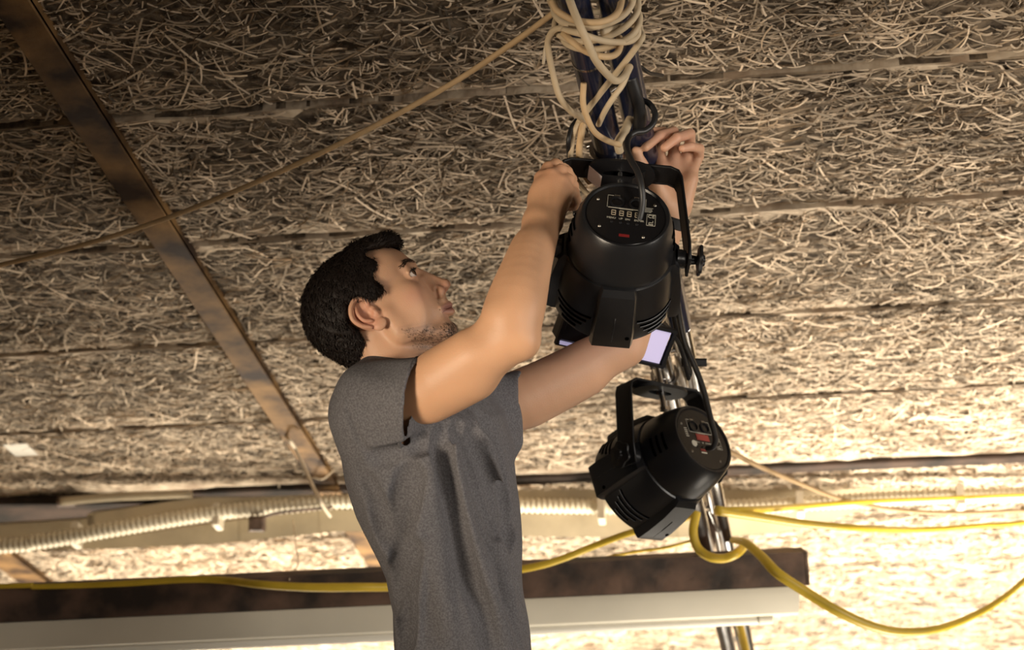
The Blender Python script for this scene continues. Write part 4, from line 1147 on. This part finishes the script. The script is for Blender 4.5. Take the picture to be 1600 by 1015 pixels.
L1C = V(967, 396, 2.70)
lamp1, YF1, PF1, LK1 = par_can(L1C, (-.07, -.64, -.77), (1, -.02, .06), (-.085, .75, -.66), 1.0,
    'larger black stage lamp held by the man, rear panel with white 8888 digits', dict(flip=1, display='digits', hw=.100, len=.196, pw=.060, roll=.05), knob_l=False)
L2C = V(1047, 722, 3.42); S2 = 1.085
lamp2, YF2, PF2, LK2 = par_can(L2C, (-.61, -.52, -.60), (.76, -.16, -.63), (-.10, .90, -.35), S2,
    'smaller, lower black stage lamp with a red display, hanging by itself from the truss', dict(flip=1, display='red', hw=.098, len=.150, pw=.066, roll=.0))

def Lc(YF, p): return YF([p])[0]
# truss clamps: chrome hook and jaw around the tube
def clamp(YF, Lk, y, label, S):
    top = Lc(YF, (0, Lk + .004, 0)); c = PQ(y, -.028 if y < 560 else -.022, 0); rt = .0265 if y < 560 else .0235
    t = thing('truss_clamp', c, label, 'clamp')
    a = np.linspace(0, 2 * math.pi, 40); w = .016
    dd = norm(top - c); dd = norm(dd - POLE_D * dd.dot(POLE_D)); e2 = np.cross(POLE_D, dd)
    v = []; n_ = len(a) - 1
    for r, s_ in ((rt + .0005, -w), (rt + .0005, w), (rt + .0075, w), (rt + .0075, -w)):
        v.append(c + r * (np.cos(a[:-1])[:, None] * dd + np.sin(a[:-1])[:, None] * e2) + POLE_D * s_)
    f = [[u * n_ + k, u * n_ + (k + 1) % n_, ((u + 1) % 4) * n_ + (k + 1) % n_, ((u + 1) % 4) * n_ + k] for u in range(4) for k in range(n_)]
    MB().add(np.vstack(v), f).build('jaw', M_chrome, t, sharp=40)
    b = MB(); p0 = c + dd * (rt + .006)
    b.add(*cyl(p0, top + norm(top - p0) * .0, .013, 18, .002)); b.build('stem', M_chrome, t)
    MB().add(*cyl(top + norm(p0 - top) * .004, top + norm(p0 - top) * .016, .021, 6, .002)).build('locking_nut', M_chrome, t, smooth=False)
    MB().add(*cyl(c - dd * (rt + .004) - e2 * .02, c - dd * (rt + .004) + e2 * .035, .006, 12, .001)).build('wing_screw', M_chrome, t)
    return t
clamp(YF1, LK1, 236, 'chrome clamp joining the held lamp to the dark tube', 1.0)
clamp(YF2, LK2, 590, 'chrome clamp holding the lower, red-display lamp on the truss', S2)

# second, shorter bracket of the upper lamp, lying against the bar
_b = thing('angle_bracket', Lc(YF1, (-.03, LK1 - .02, .0)), 'short bent black bracket with a pale end under the upper lamp bar', 'bracket')
b = MB(); v = []
for x_, y_ in ((-.056, LK1 - .006), (-.034, LK1 - .030), (.018, LK1 - .030), (.040, LK1 - .008)):
    v += [YF1([(x_, y_, -.015)])[0], YF1([(x_, y_, .017)])[0], YF1([(x_ + .002, y_ - .004, .017)])[0], YF1([(x_ + .002, y_ - .004, -.015)])[0]]
f = []
for i in range(3):
    for k in range(4): f.append([i * 4 + k, i * 4 + (k + 1) % 4, i * 4 + 4 + (k + 1) % 4, i * 4 + 4 + k])
f += [[0, 1, 2, 3], [12, 13, 14, 15]]
b.add(np.array(v), f).build('strap', M_yoke, _b, smooth=False)
MB().add(np.array([v[2], v[3], v[7], v[6]]) + (VZ * .0012 - VY * .0006), [[0, 1, 2, 3]]).build('pale_face', mat('pale_grey_metal', (.75, .72, .76), .5), _b, smooth=False)  # pale facet laid over the bent end of the strap

# ================================================================== floodlight behind the upper lamp
FLc = V(963, 526, 3.02)
fz = norm([.22, -.40, .89]); fx = norm(np.array([1, -.30, -.15]) - fz * np.dot([1, -.30, -.15], fz)); fy = np.cross(fz, fx)
FF = lambda p: W(FLc + np.asarray(p)[:, [0]] * fx + np.asarray(p)[:, [1]] * fy + np.asarray(p)[:, [2]] * fz)
fl = thing('floodlight', W(FLc), 'flat black floodlight with a pale lilac face, mostly hidden behind the held lamp', 'floodlight')
def frame_mesh(w, h, t, d, F):
    o = [(-w, -h), (w, -h), (w, h), (-w, h)]; i = [(-w + t, -h + t), (w - t, -h + t), (w - t, h - t), (-w + t, h - t)]
    v = [(x, y, d) for x, y in o] + [(x, y, d) for x, y in i] + [(x, y, -d) for x, y in i] + [(x, y, -d) for x, y in o]
    f = [[a * 4 + k, a * 4 + (k + 1) % 4, ((a + 1) % 4) * 4 + (k + 1) % 4, ((a + 1) % 4) * 4 + k] for a in range(4) for k in range(4)]
    return F(v), f
MB().add(*box((0, 0, -.030), (.205, .070, .045), FF, .004)).build('housing', M_black, fl)
MB().add(*frame_mesh(.109, .039, .006, .005, FF)).build('bezel', M_yoke, fl, smooth=False)
MB().add(*box((.060, 0, -.001), (.078, .064, .004), FF)).build('diffuser', M_lilac, fl)
MB().add(*box((-.042, .003, .001), (.122, .062, .008), FF, .002)).build('driver_cover', M_black, fl)
MB().add(*box((-.042, -.0335, .002), (.120, .005, .009), FF, .001)).build('glass_edge', M_lilac, fl)
MB().add(*prism([(.024, -.031), (.050, -.031), (.044, .031), (.020, .031)], .0012, .0022, FF)).build('sheet', M_sheet, fl)
for k in range(7): MB().add(*box((-.08 + .026 * k, 0, -.058), (.003, .062, .014), FF)).build('cooling_fin', M_black, fl)
b = MB(); b.add(*tube(W(np.array([V(1020, 510, 3.10), V(1044, 516, 3.16), V(1056, 522, 3.30)])), .006, 8)); b.build('bracket_arm', M_yoke, fl)
MB().add(*tube(spline([WP(1014, 498, 3.06), WP(1042, 514, 3.06), WP(1062, 540, 3.1), WP(1076, 592, 3.15)], 6), .004, 8)).build('bracket_arm', M_yoke, fl)
MB().add(*box((0, 0, 0), (.05, .016, .02), fr(WP(1084, 566, 3.3), VX, VY, VZ), .003)).build('mounting_foot', M_yoke, fl)

# ================================================================== cables and ropes
M_rope = mat('beige_rubber_cable', (0.62, 0.44, 0.25), 0.55, var=0.12, vscale=30, spec=0.3)
M_rope2 = mat('pale_beige_cable', (0.60, 0.48, 0.32), 0.55, var=0.12, vscale=30, spec=0.3)
M_bcab = mat('black_cable_rubber', (0.012, 0.012, 0.013), 0.45)
M_yel = mat('yellow_cable_jacket', (0.66, 0.46, 0.04), 0.4, var=0.15, vscale=15)
M_pale = mat('pale_thread', (0.62, 0.52, 0.38), 0.7)
def cable(pts, r, m, label, n=10, sides=10, name='cable', cat='cable', world=False):
    p = spline(pts, n) if world else path(pts, n)
    if isinstance(r, tuple): r = np.interp(np.linspace(0, 1, len(p)), np.linspace(0, 1, len(r)), r)
    o = MB().add(*tube(p, r, sides)).build(name, m, None, sharp=0)
    tag(o, label, cat); return o

def pd(y): return 1 / (iz0 - izs * (y - 230))
cable([(-620, 520, 3.98), (-300, 474, 3.72), (-60, 428, 3.5), (0, 414, 3.45), (120, 385, 3.38), (260, 341, 3.28), (420, 276, 3.15), (560, 210, 3.02), (700, 134, 2.88), (800, 68, 2.78), (868, 18, 2.70), (885, 5, 2.66)], .0052, M_rope,
    'long straight beige cable stretched from the left edge up to the coil on the tube')
# coil round the dark tubes: helical turns with uneven pitch and some slack
turns = []
def wrap(y, ph, a=.072, b=.052, drop=0.0):
    c = PQ(y, .0, .012); return c + POLE_S * (a * math.cos(ph)) - POLE_U * (b * math.sin(ph)) + POLE_D * drop
p = [WP(868, 18, 2.70)]
ys = 4
for k in range(0, 34):
    ph = math.pi + k * math.pi / 4.6
    y = -4 + k * 2.2 + 5 * math.sin(k * .45)
    sl = 1 + .06 * math.sin(k * 1.1)
    p.append(wrap(y, ph, .066 * sl, .050 * sl))
p += [WP(905, 190, 2.80), WP(915, 205, 2.86)]
cable(p, .0054, M_rope2, 'beige cable wound in several loose turns round the dark tubes at the top', n=7, world=True)
cable([(862, 2, 2.56), (872, 18, 2.55), (900, 32, 2.54), (940, 34, 2.54), (966, 18, 2.56), (974, -20, 2.62)], .0054, M_rope, 'short beige turn crossing the front of the tubes at the top edge')
cable([(884, -20, 2.56), (893, 8, 2.54), (906, 40, 2.53), (918, 66, 2.54), (930, 92, 2.56), (945, 112, 2.60), (962, 126, 2.64), (976, 118, 2.66), (984, 104, 2.68)], .0062, M_rope2,
    'thick pale cable hanging diagonally over the coil and hooking up at right')
cable([(984, 104, 2.68), (974, 130, 2.68), (960, 150, 2.68), (946, 172, 2.70), (935, 195, 2.74)], .0048, M_rope2, 'thin beige cable running down to the left across the dark tube')
cable([(905, 45, 2.60), (870, 45, 2.62), (857, 60, 2.64), (857, 80, 2.65), (864, 115, 2.66), (874, 150, 2.68), (890, 172, 2.71), (905, 182, 2.74), (918, 190, 2.78)], .0052, M_rope2,
    'long beige loop hanging out to the left of the dark tube')
cable([(870, 42, 2.64), (860, 50, 2.66), (852, 75, 2.67), (849, 100, 2.68)], .0026, M_pale, 'thin frayed string end hanging left of the coil', name='string', cat='string')
cable([(940, 50, 2.60), (968, 42, 2.62), (990, 38, 2.64), (997, 52, 2.65), (985, 64, 2.64), (962, 66, 2.60), (935, 62, 2.57), (905, 52, 2.56), (880, 46, 2.58)], .0054, M_rope2, 'beige slack loop bulging to the right of the coil')
cable([(880, 52, 2.58), (895, 66, 2.56), (915, 80, 2.56), (940, 88, 2.56), (960, 86, 2.58), (969, 72, 2.62), (966, 50, 2.66)], .0054, M_rope, 'lowest beige turn of the coil, sagging under the others')
cable([(912, 130, 2.66), (911, 160, 2.68), (918, 185, 2.70), (930, 207, 2.73), (950, 220, 2.77), (968, 226, 2.80)], .0050, M_rope, 'beige cable curving down the left face of the dark tube to the clamp')
cable([(985, 185, 2.82), (976, 205, 2.80), (966, 222, 2.80), (968, 236, 2.82)], .0075, M_rope2, 'flat pale cable tie at the tube just above the clamp', name='cable_tie', cat='cable tie')
cable([(905, 190, 2.80), (898, 205, 2.80), (893, 228, 2.81), (892, 250, 2.84), (898, 275, 2.87), (912, 296, 2.88), (925, 310, 2.88)], .0048, M_rope2, 'pale cable dropping behind the yoke bar, left of the held lamp')
cable([(912, 188, 2.80), (908, 210, 2.80), (905, 235, 2.82), (908, 262, 2.86), (922, 285, 2.88)], .0060, M_rope, 'beige cable dropping beside the pale one behind the yoke bar')
cable([(903, 186, 2.82), (893, 200, 2.80), (888, 225, 2.80), (890, 250, 2.86), (892, 280, 2.88), (896, 310, 2.88), (899, 336, 2.86)], .0042, M_bcab, 'black cable hanging behind the left end of the yoke bar')
cable([(997, 158, 2.80), (1012, 160, 2.79), (1023, 175, 2.78), (1021, 192, 2.77), (1008, 204, 2.76), (992, 207, 2.75), (982, 216, 2.74), (980, 232, 2.70), (986, 250, 2.66), (996, 268, 2.64), (1002, 290, 2.63), (1004, 316, 2.63), (999, 342, 2.630), (989, 362, 2.635), (984, 372, 2.642)], .0052, M_bcab,
    'black power cable looping over the yoke bar into the rear panel of the held lamp')
MB_pl = MB().add(*cyl(WP(989, 361, 2.634), WP(983, 373, 2.65), .0085, 16, .002)).build('plug', M_bcab, None); tag(MB_pl, 'small black plug in the rear panel of the held lamp', 'plug')
cable([(985, 95, 2.74), (1000, 104, 2.78), (1015, 114, 2.82), (1035, 118, 2.95)], .0035, M_bcab, 'short black wire sticking out to the right from the tubes')
cable([(985, 120, 2.74), (994, 150, 2.76), (1000, 180, 2.79), (998, 205, 2.82)], .011, M_bcab, 'thick black hose hugging the right side of the dark tubes')
cable([(1058, 470, 3.0), (1062, 500, 3.05), (1070, 535, 3.12), (1085, 570, 3.18), (1098, 605, 3.22), (1106, 635, 3.25), (1112, 660, 3.27), (1118, 685, 3.285), (1114, 698, 3.29), (1104, 700, 3.30)], .0058, M_bcab, 'black cable running down into the rear panel of the lower lamp')
cable([(1050, 470, 3.05), (1056, 510, 3.1), (1068, 550, 3.15), (1078, 580, 3.2), (1074, 590, 3.2)], .0050, M_bcab, 'black cable with a loose end beside the floodlight')
# yellow cables
yel = [
 ([(-2000, 1010, 4.18), (-1000, 962, 4.18), (-60, 918, 4.18), (60, 916, 4.18), (180, 912, 4.18), (290, 905, 4.18), (350, 906, 4.16), (410, 913, 4.10), (480, 917, 4.08), (560, 917, 4.08), (640, 915, 4.10), (740, 900, 4.08), (830, 886, 4.06), (880, 872, 4.06), (930, 852, 4.06), (985, 832, 4.03), (1030, 822, 4.01), (1085, 805, 4.00)], (.005, .008, .0115, .009, .008), 'yellow cable lying along the top of the dark beam, passing behind the man'),
 ([(1088, 800, 3.98), (1083, 830, 3.96), (1090, 855, 3.95), (1108, 869, 3.94), (1130, 872, 3.94), (1150, 865, 3.94), (1160, 856, 3.98)], .011, 'yellow cable looped under the truss end at the beam'),
 ([(1120, 798, 3.98), (1180, 796, 4.08), (1260, 790, 4.6), (1340, 784, 4.8), (1450, 779, 5.0), (1680, 770, 5.2), (2400, 745, 5.3)], (.010, .007, .005), 'yellow cable rising slightly to the right, in front of the ribbed hose'),
 ([(1120, 797, 3.98), (1180, 806, 4.03), (1260, 818, 4.08), (1350, 825, 4.18), (1440, 827, 4.6), (1530, 821, 4.7), (1680, 804, 4.8), (2300, 700, 5.3)], (.012, .008, .0065), 'yellow cable sagging gently to the right below the ribbed hose'),
 ([(1145, 843, 3.98), (1165, 848, 3.90), (1190, 869, 3.83), (1215, 895, 3.78), (1260, 925, 3.78), (1310, 955, 3.78), (1360, 977, 3.80), (1410, 987, 3.83), (1470, 981, 3.88), (1530, 957, 3.98), (1570, 932, 4.03), (1600, 907, 4.08), (1680, 840, 4.18), (2100, 560, 4.9)], (.008, .0125, .012, .009, .007, .006), 'thick yellow cable hanging in a deep swag at lower right'),
 ([(1150, 955, 4.75), (1158, 985, 4.7), (1166, 1020, 4.65), (1175, 1070, 4.6)], .0110, 'yellow cable dropping out of the frame beneath the batten, beside the truss'),
]
for pts, r, lab in yel: cable(pts, r, M_yel, lab)
cable([(1125, 700, 3.9), (1150, 710, 4.0), (1190, 730, 4.2), (1250, 755, 4.5), (1300, 775, 4.7), (1350, 788, 4.9), (1420, 798, 5.0), (1500, 801, 5.05), (1600, 797, 5.1), (1680, 792, 5.1), (2400, 760, 5.3)], .0065, mat('tan_cable', (.30, .20, .10), .6), 'thin tan cable from the lower lamp sloping down to the right edge')
cable([(870, 886, 4.45), (930, 874, 4.45), (990, 862, 4.45), (1040, 855, 4.42), (1085, 843, 4.4)], .0040, M_yel, 'thin ochre cable just above the beam, ending at the truss')
cable([(436, 682, 5.6), (448, 683, 5.0), (462, 702, 4.98), (478, 735, 4.95), (490, 762, 4.9), (505, 790, 4.88), (516, 806, 5.30)], .0055, M_pale, 'pale loose string hanging from the end of the rusty strip', name='string', cat='string')
cable([(530, 725, 5.5), (515, 740, 5.2), (500, 748, 5.2), (470, 736, 5.6)], .0028, M_pale, 'short pale string crossing at the end of the rusty strip', name='string', cat='string')
cable([ceil_pt(435, 684), WP(434, 720, 5.42), WP(436, 762, 5.45)], .0020, M_pale, 'fine thread left of the hanging string', name='string', cat='string', world=True)
cable([(458, 812, 5.36), (462, 850, 5.0), (466, 880, 4.7), (456, 895, 4.35), (452, 905, 4.19)], .0022, M_pale, 'fine thread hanging from the lower duct to the beam', name='string', cat='string')
